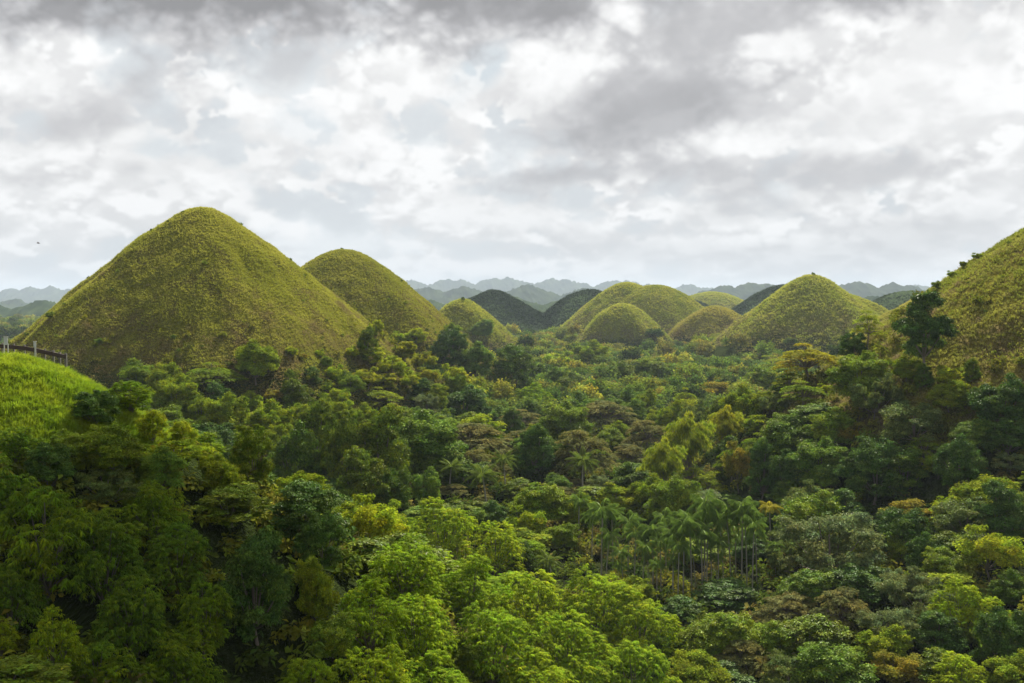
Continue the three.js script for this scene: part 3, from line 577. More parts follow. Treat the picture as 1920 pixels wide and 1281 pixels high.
for (const c of [[-24, 40, 23, 26], [-22, 1010, 110, 60], [72, 1005, 74, 58], [262, 1020, 90, 70], [335, 905, 60, 50], [196, 1215, 60, 50], [-420, 900, 160, 120]]) cloudOver(...c, 40 + Math.round(c[1]));

// ------------------------------------------------------------------ trees that the photograph singles out: [kind, px, py of the top, px width, shade, variant, height/width, label, least distance]
const named = [
  // foot and flanks of the tall hill
  ['B', 478, 644, 78, 2, 0, 1.0, 'bushy tree with a lit yellow top on the tall hill\'s lower slope'],
  ['Y', 462, 650, 46, 1, 1, 1.2, null], ['B', 505, 662, 40, 0, 1, 1.1, null],
  ['D', 688, 616, 40, 2, 1, 1.6, 'narrow upright tree at the right foot of the tall hill'],
  ['Y', 706, 600, 30, 0, 1, 1.3, null], ['D', 545, 697, 34, 2, 1, 1.9, 'upper one of two dark vine-covered trees below the tall hill'], ['D', 558, 716, 62, 2, 1, 1.3, 'lower one of two dark vine-covered trees below the tall hill'],
  ['Y', 468, 733, 42, 1, 1, 1.2, 'small bright lime tree left of the dark vine-covered trees'], ['Y', 480, 745, 40, 1, 0, 1.1, null],
  ['A', 400, 678, 124, 1, 0, 0.6, 'wide flat-topped green tree at the base of the tall hill'],
  ['B', 315, 684, 76, 2, 1, 1.2, 'olive broadleaf tree left of the wide flat-topped green tree'], ['B', 258, 680, 70, 0, 0, 1, null], ['B', 330, 712, 90, 2, 2, 1.1, null], ['K', 245, 712, 90, 0, 0, 0.8, null],
  ['B', 420, 745, 90, 2, 2, 1.1, 'brown-tinged bushy tree right of the yellow vine-covered shrubs'], ['B', 375, 742, 60, 2, 0, 1.2, null], ['O', 510, 730, 36, 1, 0, 0.8, 'reddish tree beside the small bright lime tree'],
  ['D', 180, 738, 92, 1, 0, 0.75, 'dark glossy shrub growing on the slope of the railed knoll', 50],
  ['Y', 288, 767, 56, 0, 1, 1.3, 'left one of two yellow vine-covered trees below the knoll', 50], ['Y', 342, 788, 50, 0, 1, 1.3, 'right one of two yellow vine-covered trees below the knoll', 50],
  ['Y', 385, 832, 44, 0, 0, 0.9, 'small yellow shrub tree below the yellow vine-covered trees'],
  ['O', 565, 662, 22, 1, 0, 0.8, null], ['Y', 545, 650, 26, 0, 1, 0.8, null], ['Y', 600, 655, 20, 1, 0, 1, null], ['B', 612, 668, 24, 0, 1, 1.1, null], ['Y', 630, 685, 40, 1, 0, 1.0, null], ['D', 585, 690, 36, 0, 1, 1, null],
  ['A', 712, 724, 96, 0, 0, 0.55, 'yellow flat-topped tree standing left of the valley axis below the hills'], ['Y', 625, 724, 60, 1, 0, 0.9, null], ['B', 655, 700, 52, 0, 0, 1, null], ['O', 690, 690, 56, 0, 0, 0.8, null], ['Y', 735, 668, 58, 0, 0, 0.8, null],
  ['O', 760, 640, 46, 0, 1, 0.9, null], ['O', 795, 660, 50, 0, 0, 0.8, null], ['Y', 780, 615, 40, 0, 1, 0.9, null], ['Y', 745, 622, 36, 1, 0, 0.9, null], ['O', 800, 690, 50, 0, 0, 0.7, null], ['Y', 700, 652, 46, 0, 1, 0.8, null], ['O', 725, 700, 44, 0, 1, 0.8, null], ['Y', 765, 700, 40, 0, 0, 0.9, null],
  ['Y', 660, 650, 30, 0, 0, 0.9, null], ['Y', 640, 740, 46, 1, 0, 1, null],
  // central valley
  ['D', 845, 622, 66, 1, 0, 1.15, 'dark round tree just below the foot of the second hill'], ['B', 848, 608, 36, 0, 0, 0.9, null], ['B', 905, 600, 44, 1, 1, 0.9, null], ['B', 892, 648, 68, 1, 0, 1.1, 'bluish green tree right of the dark round tree'],
  ['D', 962, 654, 86, 0, 1, 1.25, 'tall dark tree with shadowed trunks in the valley centre'], ['D', 1000, 680, 50, 0, 2, 1, null], ['B', 1040, 690, 60, 1, 1, 1.0, null],
  ['Y', 922, 712, 42, 1, 1, 0.95, 'small light green round tree left of the bright valley tree'], ['L', 1000, 718, 72, 0, 0, 0.95, 'bright green round tree in the middle of the valley'], ['B', 965, 735, 46, 0, 0, 1.1, null],
  ['D', 870, 733, 96, 1, 2, 0.7, 'wide dark glossy tree under the small light green tree'], ['G', 800, 740, 50, 0, 0, 0.9, null], ['B', 810, 722, 60, 2, 1, 0.9, null], ['D', 790, 712, 42, 1, 0, 1, null],
  ['B', 1110, 644, 74, 2, 0, 0.8, 'smooth olive dome-shaped tree on the far valley floor'], ['D', 1160, 682, 62, 2, 0, 0.9, 'dark olive round tree right of the valley axis'], ['Y', 1050, 660, 66, 1, 0, 0.7, null], ['B', 1220, 672, 64, 0, 1, 0.8, null], ['G', 1085, 700, 80, 1, 0, 0.8, null],
  ['D', 1270, 660, 24, 1, 1, 1.6, 'narrow dark pointed tree on the far valley floor'], ['P', 826, 738, 34, 1, 1, 1.4, 'pale slim palm left of the wide dark glossy tree'],
  ['B', 1090, 742, 80, 1, 0, 0.9, null], ['B', 1062, 760, 90, 0, 2, 0.9, null], ['D', 1040, 780, 40, 2, 1, 1.3, null],
  ['U', 880, 788, 176, 0, 0, 0.5, 'broad brown flat-topped tree above the coconut palms'], ['U', 1092, 796, 150, 1, 1, 0.75, 'olive brown flat-topped tree right of the coconut palms'], ['U', 1135, 748, 150, 1, 0, 0.5, 'olive flat-topped tree behind the other brown valley trees'],
  ['U', 1215, 780, 120, 0, 1, 0.7, 'brown layered tree directly left of the golden bamboo'], ['U', 1180, 830, 100, 0, 0, 0.6, null], ['U', 975, 762, 110, 1, 1, 0.5, null],
  ['D', 1003, 802, 70, 1, 1, 1.5, 'dark bluish tree standing between the brown flat-topped trees'], ['B', 800, 782, 140, 1, 2, 0.9, 'broad glossy tree left of the broad brown tree'], ['D', 960, 768, 44, 0, 1, 1.3, null],
  ['P', 842, 862, 66, 0, 0, 1.1, 'leftmost coconut palm of the group beside the tall dark tree'], ['P', 912, 872, 84, 0, 1, 1.1, 'largest coconut palm, spreading fronds in the middle of its group'], ['P', 948, 848, 62, 0, 0, 1.35, 'rightmost and tallest coconut palm of the close group'], ['P', 1092, 848, 78, 0, 1, 1.2, 'lone shadowed coconut palm right of the close group'],
  ['P', 1035, 1040, 66, 0, 1, 0.9, 'low palm half hidden behind the bright feathery trees'], ['U', 850, 905, 70, 1, 0, 0.5, null], ['U', 905, 925, 60, 1, 1, 0.5, null],
  // dark trees of the left middle
  ['D', 712, 772, 120, 2, 1, 1.5, 'tall dark tree whose bare stems show, right of the left thicket'], ['D', 640, 786, 96, 2, 0, 1.7, null], ['D', 590, 758, 84, 2, 1, 1.6, null], ['D', 770, 812, 60, 2, 2, 1.7, null], ['D', 555, 812, 96, 0, 2, 1.4, null], ['B', 510, 760, 90, 2, 0, 1, null],
  ['B', 565, 758, 60, 2, 1, 1, null], ['B', 625, 752, 66, 2, 2, 1, null], ['D', 470, 806, 80, 2, 0, 1.5, null], ['B', 520, 800, 60, 2, 1, 1.3, null], ['B', 680, 762, 60, 2, 0, 1, null], ['D', 680, 850, 100, 2, 1, 1.4, null], ['B', 800, 885, 60, 1, 0, 1.3, 'light-edged tree at the right edge of the tall dark trees'],
  ['L', 722, 790, 40, 1, 1, 1.9, null],
  ['D', 480, 1006, 132, 1, 1, 1.6, 'large round dark tree at the bottom left of centre'], ['B', 590, 1052, 76, 2, 1, 1.9, 'olive green narrow tree right of the large round dark tree'], ['D', 600, 970, 90, 1, 0, 1.3, null], ['B', 625, 1160, 100, 0, 0, 1, null], ['O', 534, 1018, 30, 1, 0, 0.8, 'small orange-leaved tree behind the large round dark tree'],
  ['G', 205, 880, 130, 1, 1, 0.6, 'sparse grey shrub tree with pale branches near the left edge'], ['D', 90, 838, 90, 1, 0, 1.1, null], ['B', 210, 800, 110, 0, 1, 0.9, null], ['B', 130, 812, 90, 0, 2, 0.8, null], ['K', 30, 800, 100, 1, 1, 0.8, null], ['B', 300, 845, 90, 1, 0, 1, null], ['B', 410, 855, 80, 2, 1, 1.1, null],
  ['K', 85, 905, 190, 0, 0, 1.3, 'big dark feathery tree filling the left edge', 34], ['K', 195, 970, 150, 1, 1, 1.3, null, 34], ['L', 100, 1142, 112, 1, 0, 1.5, 'lighter feathery sapling rising in the lower left corner', 24], ['K', 290, 905, 120, 0, 1, 1.1, null], ['K', 330, 980, 130, 1, 0, 1.2, null], ['K', 250, 1080, 150, 1, 1, 1.2, null, 28], ['K', 380, 1090, 120, 0, 0, 1.3, null, 30], ['K', 20, 1060, 130, 1, 1, 1.2, null, 26],
  ['L', 0, 1160, 60, 1, 1, 1.4, null, 20], ['K', 330, 1190, 160, 0, 1, 1, null, 24], ['K', 180, 1200, 130, 0, 0, 1, null, 22],
  // bright feathery trees
  ['L', 830, 936, 150, 1, 0, 1.0, 'bright feathery tree below the tall dark trees'], ['L', 930, 980, 120, 1, 1, 1.0, 'bright feathery tree right of the one below the tall dark trees'], ['L', 760, 1010, 160, 0, 2, 1.0, null], ['L', 880, 1040, 150, 0, 0, 1.0, null], ['L', 1000, 1075, 170, 1, 1, 1.0, null], ['L', 1120, 1072, 170, 1, 2, 1.0, null], ['L', 1200, 1110, 150, 1, 0, 1.0, 'brightest feathery tree before the slender palms'], ['L', 1060, 1150, 180, 0, 1, 1.0, null], ['L', 920, 1140, 170, 0, 2, 1.0, null], ['L', 780, 1120, 160, 0, 1, 1.0, null], ['L', 1190, 1200, 170, 0, 0, 1.0, null], ['L', 690, 1090, 140, 0, 0, 1.1, null], ['D', 880, 1205, 90, 2, 0, 1.0, 'dark small tree enclosed by the bright feathery trees'], ['L', 700, 1215, 170, 1, 2, 0.9, null, 28], ['L', 580, 1235, 140, 0, 1, 0.9, null, 26], ['L', 800, 1225, 150, 0, 0, 0.9, null, 28], ['L', 1000, 1225, 170, 1, 0, 0.9, null, 30],
  ['B', 1012, 907, 110, 0, 1, 0.9, 'rounded light green tree above the bright feathery trees'], ['D', 930, 950, 70, 1, 2, 0.9, null], ['Y', 985, 952, 76, 1, 0, 1.0, 'yellow-green tree left of the slender palms'], ['B', 1080, 930, 80, 2, 0, 0.9, null], ['B', 905, 955, 60, 1, 1, 0.9, null], ['D', 975, 1020, 60, 0, 0, 1.0, null], ['B', 1060, 985, 60, 0, 2, 0.9, null],
  // bamboo and the right middle
  ['M', 1290, 765, 130, 1, 0, 1.25, 'larger golden green bamboo clump right of the brown trees'], ['M', 1362, 755, 90, 0, 0, 1.3, 'smaller golden bamboo clump right of the larger one'], ['M', 1245, 815, 110, 1, 0, 1.3, null], ['A', 1330, 880, 80, 0, 1, 0.8, null], ['O', 1385, 832, 62, 1, 0, 1.6, 'brownish drooping tree below the smaller bamboo clump'], ['D', 1430, 830, 60, 1, 1, 1.9, 'dark tree with light leafy twigs right of the brownish tree'],
  ['A', 1515, 642, 140, 2, 0, 0.62, 'golden topped flat tree in front of the pointed hill'], ['A', 1450, 662, 80, 0, 1, 0.8, null], ['A', 1508, 712, 104, 1, 0, 0.62, 'green flat-topped tree below the golden topped tree'], ['Y', 1545, 720, 30, 0, 0, 0.8, 'small bright yellow crown beside the green flat-topped tree'],
  ['B', 1420, 690, 80, 0, 1, 1.0, null], ['B', 1615, 668, 110, 0, 2, 0.9, 'fine-leaved green tree left of the grassy slope'], ['G', 1640, 702, 100, 1, 1, 0.9, 'twiggy grey-olive tree in front of the fine-leaved tree'], ['B', 1395, 730, 80, 2, 0, 1.0, null], ['O', 1340, 716, 70, 1, 1, 0.8, null], ['A', 1480, 690, 70, 0, 1, 0.8, null],
  ['D', 1735, 553, 104, 1, 3, 1.5, 'tall dark tree with visible pale trunk on the right grassy slope', 120], ['A', 1628, 577, 72, 0, 1, 1.2, 'airy yellow-green layered tree left of the tall dark tree', 120], ['D', 1600, 628, 56, 1, 0, 1.1, null], ['D', 1733, 685, 36, 0, 1, 1.5, 'slim upright glossy tree below the tall dark tree'], ['D', 1822, 675, 32, 2, 1, 1.6, null], ['Y', 1790, 690, 60, 0, 0, 0.7, null], ['Y', 1768, 684, 26, 0, 1, 0.8, null], ['B', 1700, 672, 60, 2, 0, 0.8, null],
  ['B', 1780, 715, 70, 2, 1, 0.9, null], ['D', 1880, 716, 100, 1, 2, 0.9, 'dark large-leaved tree at the foot of the right hill'], ['D', 1835, 730, 40, 0, 1, 1.2, null], ['G', 1715, 758, 120, 1, 0, 0.7, null], ['D', 1895, 790, 90, 1, 0, 0.8, null],
  ['B', 1560, 770, 90, 0, 0, 0.9, null], ['B', 1480, 780, 100, 1, 1, 0.9, null], ['O', 1600, 792, 60, 1, 0, 0.8, null], ['D', 1640, 830, 120, 1, 0, 1.0, null], ['A', 1730, 815, 100, 1, 1, 0.8, null], ['D', 1700, 845, 80, 0, 1, 1.1, null], ['Y', 1760, 850, 60, 1, 0, 0.9, null], ['D', 1800, 830, 90, 1, 2, 1.1, null], ['G', 1895, 850, 70, 0, 0, 0.6, null], ['B', 1540, 830, 110, 1, 2, 0.9, null], ['D', 1490, 850, 90, 1, 0, 1.1, null],
  // right lower
  ['B', 1525, 930, 120, 0, 0, 0.9, 'lit green broadleaf tree right of the slender palms'], ['G', 1565, 965, 190, 0, 0, 0.75, 'large grey-green feather-leaved tree below the lit green tree'], ['G', 1480, 1010, 90, 1, 1, 0.9, null], ['M', 1615, 1022, 80, 1, 0, 1.0, 'drooping pale bamboo plume in front of the grey-green tree'], ['O', 1700, 938, 90, 1, 1, 0.7, 'rust-tinged tree above the dark hollow'], ['D', 1690, 960, 110, 1, 0, 0.9, null], ['G', 1820, 940, 130, 1, 0, 0.7, null], ['D', 1880, 910, 100, 1, 1, 1.2, null], ['B', 1770, 1030, 80, 0, 1, 0.9, null], ['D', 1740, 1010, 80, 1, 2, 1.0, null], ['B', 1690, 1010, 60, 2, 0, 1, null],
  ['U', 1480, 1108, 150, 0, 1, 0.5, 'brown flat-topped tree low in front of the slender palms'], ['U', 1580, 1098, 140, 0, 0, 0.8, 'yellow-brown flat-topped tree beside the low brown one'], ['G', 1730, 1075, 140, 0, 1, 0.7, 'silvery grey-green tree left of the lime feathery tree'], ['L', 1800, 1085, 100, 1, 0, 1.2, 'lime feathery tree in the lower right'], ['L', 1850, 1120, 90, 1, 1, 0.9, null], ['D', 1885, 1150, 110, 1, 0, 1.1, 'dark glossy tree at the right edge low down'], ['D', 1895, 1080, 70, 0, 2, 0.9, null],
  ['B', 1350, 1150, 130, 0, 1, 0.8, null], ['B', 1440, 1170, 110, 0, 0, 0.8, null], ['U', 1390, 1195, 130, 1, 0, 0.6, null], ['B', 1560, 1215, 150, 1, 2, 0.8, null], ['G', 1480, 1230, 110, 1, 0, 0.8, null], ['B', 1660, 1180, 110, 2, 0, 0.8, null], ['O', 1680, 1225, 110, 1, 0, 0.7, 'olive-amber tree near the bottom right'], ['L', 1800, 1225, 110, 1, 1, 0.9, 'bright lime tree at the bottom right edge'], ['D', 1760, 1150, 100, 1, 1, 0.9, null], ['B', 1310, 1230, 120, 2, 1, 0.8, null], ['Y', 1300, 1180, 70, 1, 0, 0.8, null],
  // small trees on the hilltops
  ['B', 1525, -1, 8, 0, 0, 1.0, 'single small tree on the summit of the pointed hill', 560], ['B', 641, -1, 7, 0, 0, 0.8, 'small shrub on the summit of the second hill', 380], ['B', 284, -1, 7, 0, 2, 0.9, 'small shrub on the left skyline of the tall hill', 250], ['B', 545, -1, 6, 0, 0, 1.2, 'small shrub on the right skyline of the tall hill', 250],
  ['Y', 1832, -1, 22, 1, 0, 0.7, 'green shrub high on the right hill skyline', 120], ['B', 1808, -1, 18, 2, 1, 0.7, 'second shrub from the top along the right hill skyline', 120], ['Y', 1784, -1, 20, 1, 0, 0.8, 'middle shrub along the right hill skyline', 120], ['B', 1756, -1, 20, 2, 0, 0.8, 'lowest shrub along the right hill skyline', 120], ['D', 868, -1, 8, 0, 0, 0.8, 'tiny tree on top of the small hill beside the dark hill', 560],
  ['B', 325, 628, 12, 1, 0, 0.8, null, 200], ['B', 312, 618, 10, 0, 1, 0.8, null, 200], ['B', 186, 635, 22, 1, 0, 0.6, null, 200], ['B', 95, 585, 20, 0, 1, 0.7, null, 200],
];
// the grove of slender palms: px, py of the crown's top, px of visible height
const grove = [[1128, 935, 165], [1136, 985, 120], [1170, 1020, 110], [1178, 960, 140], [1205, 1010, 120], [1225, 975, 140], [1240, 1000, 130], [1262, 985, 130], [1282, 965, 150], [1298, 955, 170], [1318, 980, 150], [1322, 920, 170], [1335, 990, 130], [1358, 960, 150], [1372, 935, 160], [1392, 925, 165], [1402, 945, 150], [1420, 985, 120], [1110, 950, 120], [1085, 925, 110], [1262, 1035, 90], [1345, 1035, 90], [1455, 1010, 90], [1150, 945, 140], [1190, 985, 130], [1215, 1030, 95], [1250, 950, 150], [1272, 1005, 120], [1305, 1015, 110], [1326, 945, 160], [1348, 1000, 125], [1380, 985, 125], [1412, 965, 140], [1232, 1045, 85], [1160, 1050, 80]];
for (const [px, py, hp] of grove) named.push(['R', px, py, hp * 0.37, 0, (px + hp) % 3, 2.75 + 0.25 * ((px * 7) % 5 - 2) / 2, null]);
named.push(['R', 1446, 938, 44, 1, 0, 2.2, 'slender palm with golden fronds right of the palm grove']);

const trees = [];
function locate(px, py, wp, ratio, dmin = 30) {
  const [u, v] = ray(px, py);
  for (let d = dmin; d < 1100; d *= 1.01) { const x = u * d, W = wp / F * d, H = W * ratio, y = EYE + v * d; if (height(x, d) + H >= y) return { x, d, y: y - H, W, H }; }
  return null;
}
// where the land meets the sky above a pixel column
function ridgeLine(px, dmin) { let best = -9, at = dmin; const u = ray(px, 560)[0]; for (let d = dmin; d < 720; d += 1) { const v = (height(u * d, d) - EYE) / d; if (v > best) { best = v; at = d; } } return project(u * at, height(u * at, at), at)[1]; }
for (const e of named) if (e[2] < 0) e[2] = ridgeLine(e[1], e[8]) - e[3] * e[6] * 0.6;
for (const [kind, px, py, wp, sh, vr, ratio, label, dmin] of named) {
  const q = locate(px, py, wp, ratio, dmin);
  if (q) trees.push({ kind, sh, vr, label, ...q, y: Math.min(q.y, height(q.x, q.d) - 0.1), named: true, box: [px, py, wp, wp * ratio] });
}
// the other trees of the near and middle valley
const skyline = [[-80, 850], [0, 850], [130, 820], [230, 790], [300, 715], [450, 705], [600, 690], [700, 640], [850, 640], [900, 622], [1100, 620], [1200, 640], [1340, 660], [1400, 700], [1560, 705], [1650, 720], [1750, 735], [1860, 735], [2000, 735]];
function skyLimit(px) { for (let i = 1; i < skyline.length; i++) if (px <= skyline[i][0]) return lerp(skyline[i - 1][1], skyline[i][1], (px - skyline[i - 1][0]) / (skyline[i][0] - skyline[i - 1][0])); return 735; }
const pick = (r, list) => { let t = r() * list.reduce((s, e) => s + e[1], 0); for (const e of list) if ((t -= e[1]) <= 0) return e[0]; return list[0][0]; };
function species(px, py, r) {
  if (px < 420 && py > 820) return pick(r, [['K', 0.6], ['B', 0.2], ['D', 0.2]]);
  if (px < 680 && py > 760) return pick(r, [['D', 0.5], ['B', 0.35], ['K', 0.25]]);
  if (px < 1300 && px > 640 && py > 960) return pick(r, [['L', 0.75], ['B', 0.12], ['Y', 0.08]]);
  if (px > 1040 && px < 1460 && py > 890) return pick(r, [['B', 0.5], ['D', 0.4], ['G', 0.2]]);
  if (px > 1280 && py > 880) return pick(r, [['G', 0.28], ['B', 0.3], ['D', 0.32], ['U', 0.08], ['Y', 0.08]]);
  if (px > 780 && px < 1260 && py > 745) return pick(r, [['U', 0.45], ['B', 0.3], ['D', 0.3]]);
  if (px > 560 && px < 830 && py < 770) return pick(r, [['O', 0.14], ['Y', 0.34], ['B', 0.4]]);
  if (px > 1260) return pick(r, [['B', 0.42], ['Y', 0.14], ['A', 0.13], ['D', 0.24], ['G', 0.14]]);
  return pick(r, [['B', 0.5], ['D', 0.25], ['Y', 0.1], ['G', 0.12], ['K', 0.06]]);
}
{
  const r = mulberry(2024), keep = [];
  for (let d = 26; d < 345;) {
    const s = 5.6 + d * 0.011;
    for (let x = -0.52 * d - 10; x < 0.52 * d + 10; x += s) {
      const X = x + (r() - 0.5) * s * 0.7, D = d + (r() - 0.5) * s * 0.7, y = height(X, D), W = lerp(4.2, 9.6, Math.pow(r(), 1.2)) * (D < 60 ? 0.75 : 1), a = r(), b = r();
      if (grassy(X, D) || D < 24) continue;
      if (trees.some((t) => Math.hypot(t.x - X, t.d - D) < (t.W + W) * 0.27)) continue;
      let H = W * lerp(0.75, 1.35, r());
      const [px, py] = project(X, y + H, D), lim = skyLimit(px);
      if (px < -90 || px > 2010) continue;
      let kind = species(px, py, r); if (kind === 'U') H *= 0.62;
      const p2 = [project(X, y + H, D)[1], project(X, y, D)[1]];
      const open = (x0, x1, y0, y1) => px + 30 > x0 && px - 30 < x1 && p2[0] > y0 && p2[0] < y1;
      if (open(1095, 1425, 925, 1110) || open(800, 1120, 860, 925) || (p2[0] < 1000 && p2[1] > 1020 && px > 1080 && px < 1440)) { if (D < 175) { H = Math.min(H, 3.2); kind = r() < 0.5 ? 'B' : 'D'; } }
      if (p2[0] < lim - 25) { H *= 0.6; if (project(X, y + H, D)[1] < lim - 20) continue; }
      const top = () => project(X, y + H, D)[1], wpx = W * F / D;
      const covers = () => { const tp = top(); return trees.some((t) => t.named && t.d > D && Math.abs(t.box[0] - px) < (t.box[2] + wpx) * 0.36 && tp < t.box[1] + t.box[3] * 0.5 && project(X, y, D)[1] > t.box[1]); };
      if (covers()) { H *= 0.65; if (covers()) { H *= 0.65; if (H < 2.2 || covers()) continue; } }
      keep.push({ kind, sh: Math.floor(a * 6), vr: Math.floor(b * 6), x: X, d: D, y: y - 0.1, W, H });
    }
    d += s * 0.86;
  }
  trees.push(...keep);
}
// which of them the photograph shows: a small depth picture of round crowns and of the land
{
  const w = 480, h = 320, k = w / W0, buf = new Int32Array(w * h).fill(-1);
  trees.sort((a, b) => a.d - b.d);
  trees.forEach((t, i) => {
    const low = /[PR]/.test(t.kind) ? 0.62 : 0.15, [px, py, s] = project(t.x, t.y + t.H * (1 + low) / 2, t.d), rx = t.W / 2 * s * k * 0.92, ry = t.H * (1 - low) / 2 * s * k * 0.92;
    t.px = px; t.py = py; t.seen = 0; t.full = 0;
    let hid = false; { const n = 24, top = t.y + t.H * 0.85; for (let j = 1; j < n && !hid; j++) { const f = j / n; if (height(t.x * f, t.d * f) > lerp(EYE, top, f)) hid = true; } }
    if (hid) return;
    for (let Y = Math.max(0, Math.ceil(py * k - ry)); Y <= Math.min(h - 1, py * k + ry); Y++) for (let X = Math.max(0, Math.ceil(px * k - rx)); X <= Math.min(w - 1, px * k + rx); X++) {
      if (((X - px * k) / rx) ** 2 + ((Y - py * k) / ry) ** 2 > 1) continue;
      if (buf[Y * w + X] < 0) { buf[Y * w + X] = i; t.seen++; }
    }
  });
}
for (let i = trees.length - 1; i >= 0; i--) if (!trees[i].named && trees[i].seen < 7) trees.splice(i, 1);
console.log('trees', trees.length, JSON.stringify(trees.reduce((a, t) => ((a[t.kind] = (a[t.kind] ?? 0) + 1), a), {})));

const NOUN = { B: 'mid green broadleaf tree', D: 'dark glossy broadleaf tree', Y: 'yellow-green bushy tree', O: 'amber-tinged bushy tree', L: 'bright green feathery tree', K: 'dark green feathery tree', U: 'olive brown flat-topped tree', A: 'yellow-green flat-topped tree', G: 'pale grey-green tree', M: 'golden green bamboo clump', P: 'coconut palm', R: 'slender pale-stemmed palm' };
const GROUP = { B: 'mid green broadleaf trees of the valley', D: 'dark glossy broadleaf trees of the valley', Y: 'yellow-green bushy trees of the valley', O: 'amber-tinged trees of the valley', L: 'bright feathery trees', K: 'dark feathery trees', U: 'olive brown flat-topped trees', A: 'yellow-green flat-topped trees', G: 'pale grey-green trees', M: 'bamboo clumps', P: 'coconut palms', R: 'slender palms of the grove' };
const CATEGORY = { M: 'bamboo', P: 'palm', R: 'palm' };
const PLACES = [[200, 820, 'below the railed knoll'], [300, 710, 'at the tall hill\'s foot'], [480, 690, 'on the tall hill\'s lower slope'], [640, 690, 'under the tall hill\'s right flank'], [780, 640, 'below the second hill'], [560, 800, 'in the dark left thicket'], [700, 830, 'left of the coconut palms'], [880, 880, 'beside the coconut palms'], [930, 740, 'above the coconut palms'], [1100, 720, 'on the central valley floor'], [1120, 640, 'below the twin hills'], [1450, 640, 'below the pointed hill'], [1240, 870, 'behind the palm grove'], [1240, 1010, 'inside the palm grove'], [1230, 1130, 'before the palm grove'], [1490, 960, 'right of the palm grove'], [1340, 780, 'around the bamboo clumps'], [1530, 780, 'on the right valley side'], [1680, 830, 'on the right wooded slope'], [1820, 720, 'under the right grassy hill'], [1860, 930, 'at the right edge'], [1700, 1020, 'around the dark right hollow'], [1800, 1180, 'in the lower right corner'], [1480, 1210, 'along the bottom right of centre'], [1050, 1200, 'along the bottom centre'], [800, 1010, 'below the tall dark trees'], [650, 1180, 'along the bottom left of centre'], [150, 1130, 'in the lower left corner'], [420, 950, 'in the shaded left slope'], [60, 940, 'along the left edge'], [330, 620, 'on the tall hill\'s grass'], [120, 600, 'on the tall hill\'s left flank']];
const ORD = ['leftmost', 'second from left', 'third from left', 'fourth from left', 'fifth from left', 'sixth from left', 'seventh from left', 'eighth from left', 'ninth from left', 'tenth from left', 'eleventh from left', 'twelfth from left', 'thirteenth from left', 'fourteenth from left', 'fifteenth from left'];
{
  const cells = new Map();
  for (const t of trees) if (!t.label) {
    let best = null, bd = 1e9; for (const p of PLACES) { const q = Math.hypot(t.px - p[0], (t.py - p[1]) * 1.3); if (q < bd) { bd = q; best = p[2]; } }
    const key = t.kind + '|' + best; if (!cells.has(key)) cells.set(key, []); cells.get(key).push(t);
  }
  const order = (list, of) => { list.sort((a, b) => a.px - b.px); list.forEach((t, i) => { t.label = `${i === list.length - 1 && list.length > 1 ? 'rightmost' : list.length > 2 && i === 1 && list.length === 3 ? 'middle one' : ORD[i]} ${of}`; }); };
  for (const [key, list] of cells) {
    const [kind, place] = key.split('|'), many = NOUN[kind] + 's ' + place;
    if (list.length === 1) list[0].label = `${NOUN[kind]} ${place}`;
    else if (list.length <= 7) order(list, 'of ' + many);
    else { list.sort((a, b) => b.d - a.d); const m = Math.ceil(list.length / 2); order(list.slice(0, m), 'of the farther ' + many); order(list.slice(m), 'of the nearer ' + many); }
  }
}
for (const t of trees) {
  const [o, p] = instantiate(t.kind, t.vr, t.sh);
  tag(o, t.label, CATEGORY[t.kind] ?? 'tree', GROUP[t.kind]);
  o.position.set(t.x, t.y, -t.d);
  o.scale.set(t.W / p.W, t.H / p.H, t.W / p.W);
  o.rotation.y = mulberry(Math.floor(t.x * 971 + t.d * 131))() * 6.2832;
  scene.add(o);
}

// ------------------------------------------------------------------ undergrowth and the forest that reads as one mass
{
  const r = mulberry(3131), list = [];
  const cols = [[0.05, 0.085, 0.014], [0.075, 0.115, 0.016], [0.035, 0.065, 0.014], [0.11, 0.13, 0.02], [0.1, 0.1, 0.04]];
  for (let d = 14; d < 380;) {
    const s = 2.3 + d * 0.006;
    for (let x = -0.5 * d - 8; x < 0.5 * d + 8; x += s) {
      const X = x + (r() - 0.5) * s, D = d + (r() - 0.5) * s, q = lerp(1.0, 2.0, r()), c = cols[Math.floor(r() * 5)], v = lerp(0.7, 1.2, r());
      const onGrass = grassy(X, D), keepIt = r();
      if (D < 12 || (onGrass && (c === cols[2] || keepIt > 0.6 || grassy(X, D, keepIt < 0.2 ? 20 : 12)))) continue;
      if (onGrass || height(X, D) > 20) { const k = mixc(c, [0.12, 0.14, 0.016], 0.6); list.push({ at: [X, height(X, D) - 0.2, -D], turn: r() * 6.28, s: q * 0.85, sy: q * lerp(0.6, 1.2, r()), color: [k[0] * v, k[1] * v, k[2] * v] }); continue; }
      list.push({ at: [X, height(X, D) - 0.2, -D], turn: r() * 6.28, s: q, sy: q * lerp(0.7, 1.3, r()), color: [c[0] * v, c[1] * v, c[2] * v] });
    }
    d += s * 0.9;
  }
  tag(instanced('undergrowth', bush, M.undergrowth, list, scene), 'low leafy undergrowth between the trees of the valley');
  console.log('undergrowth', list.length);
}
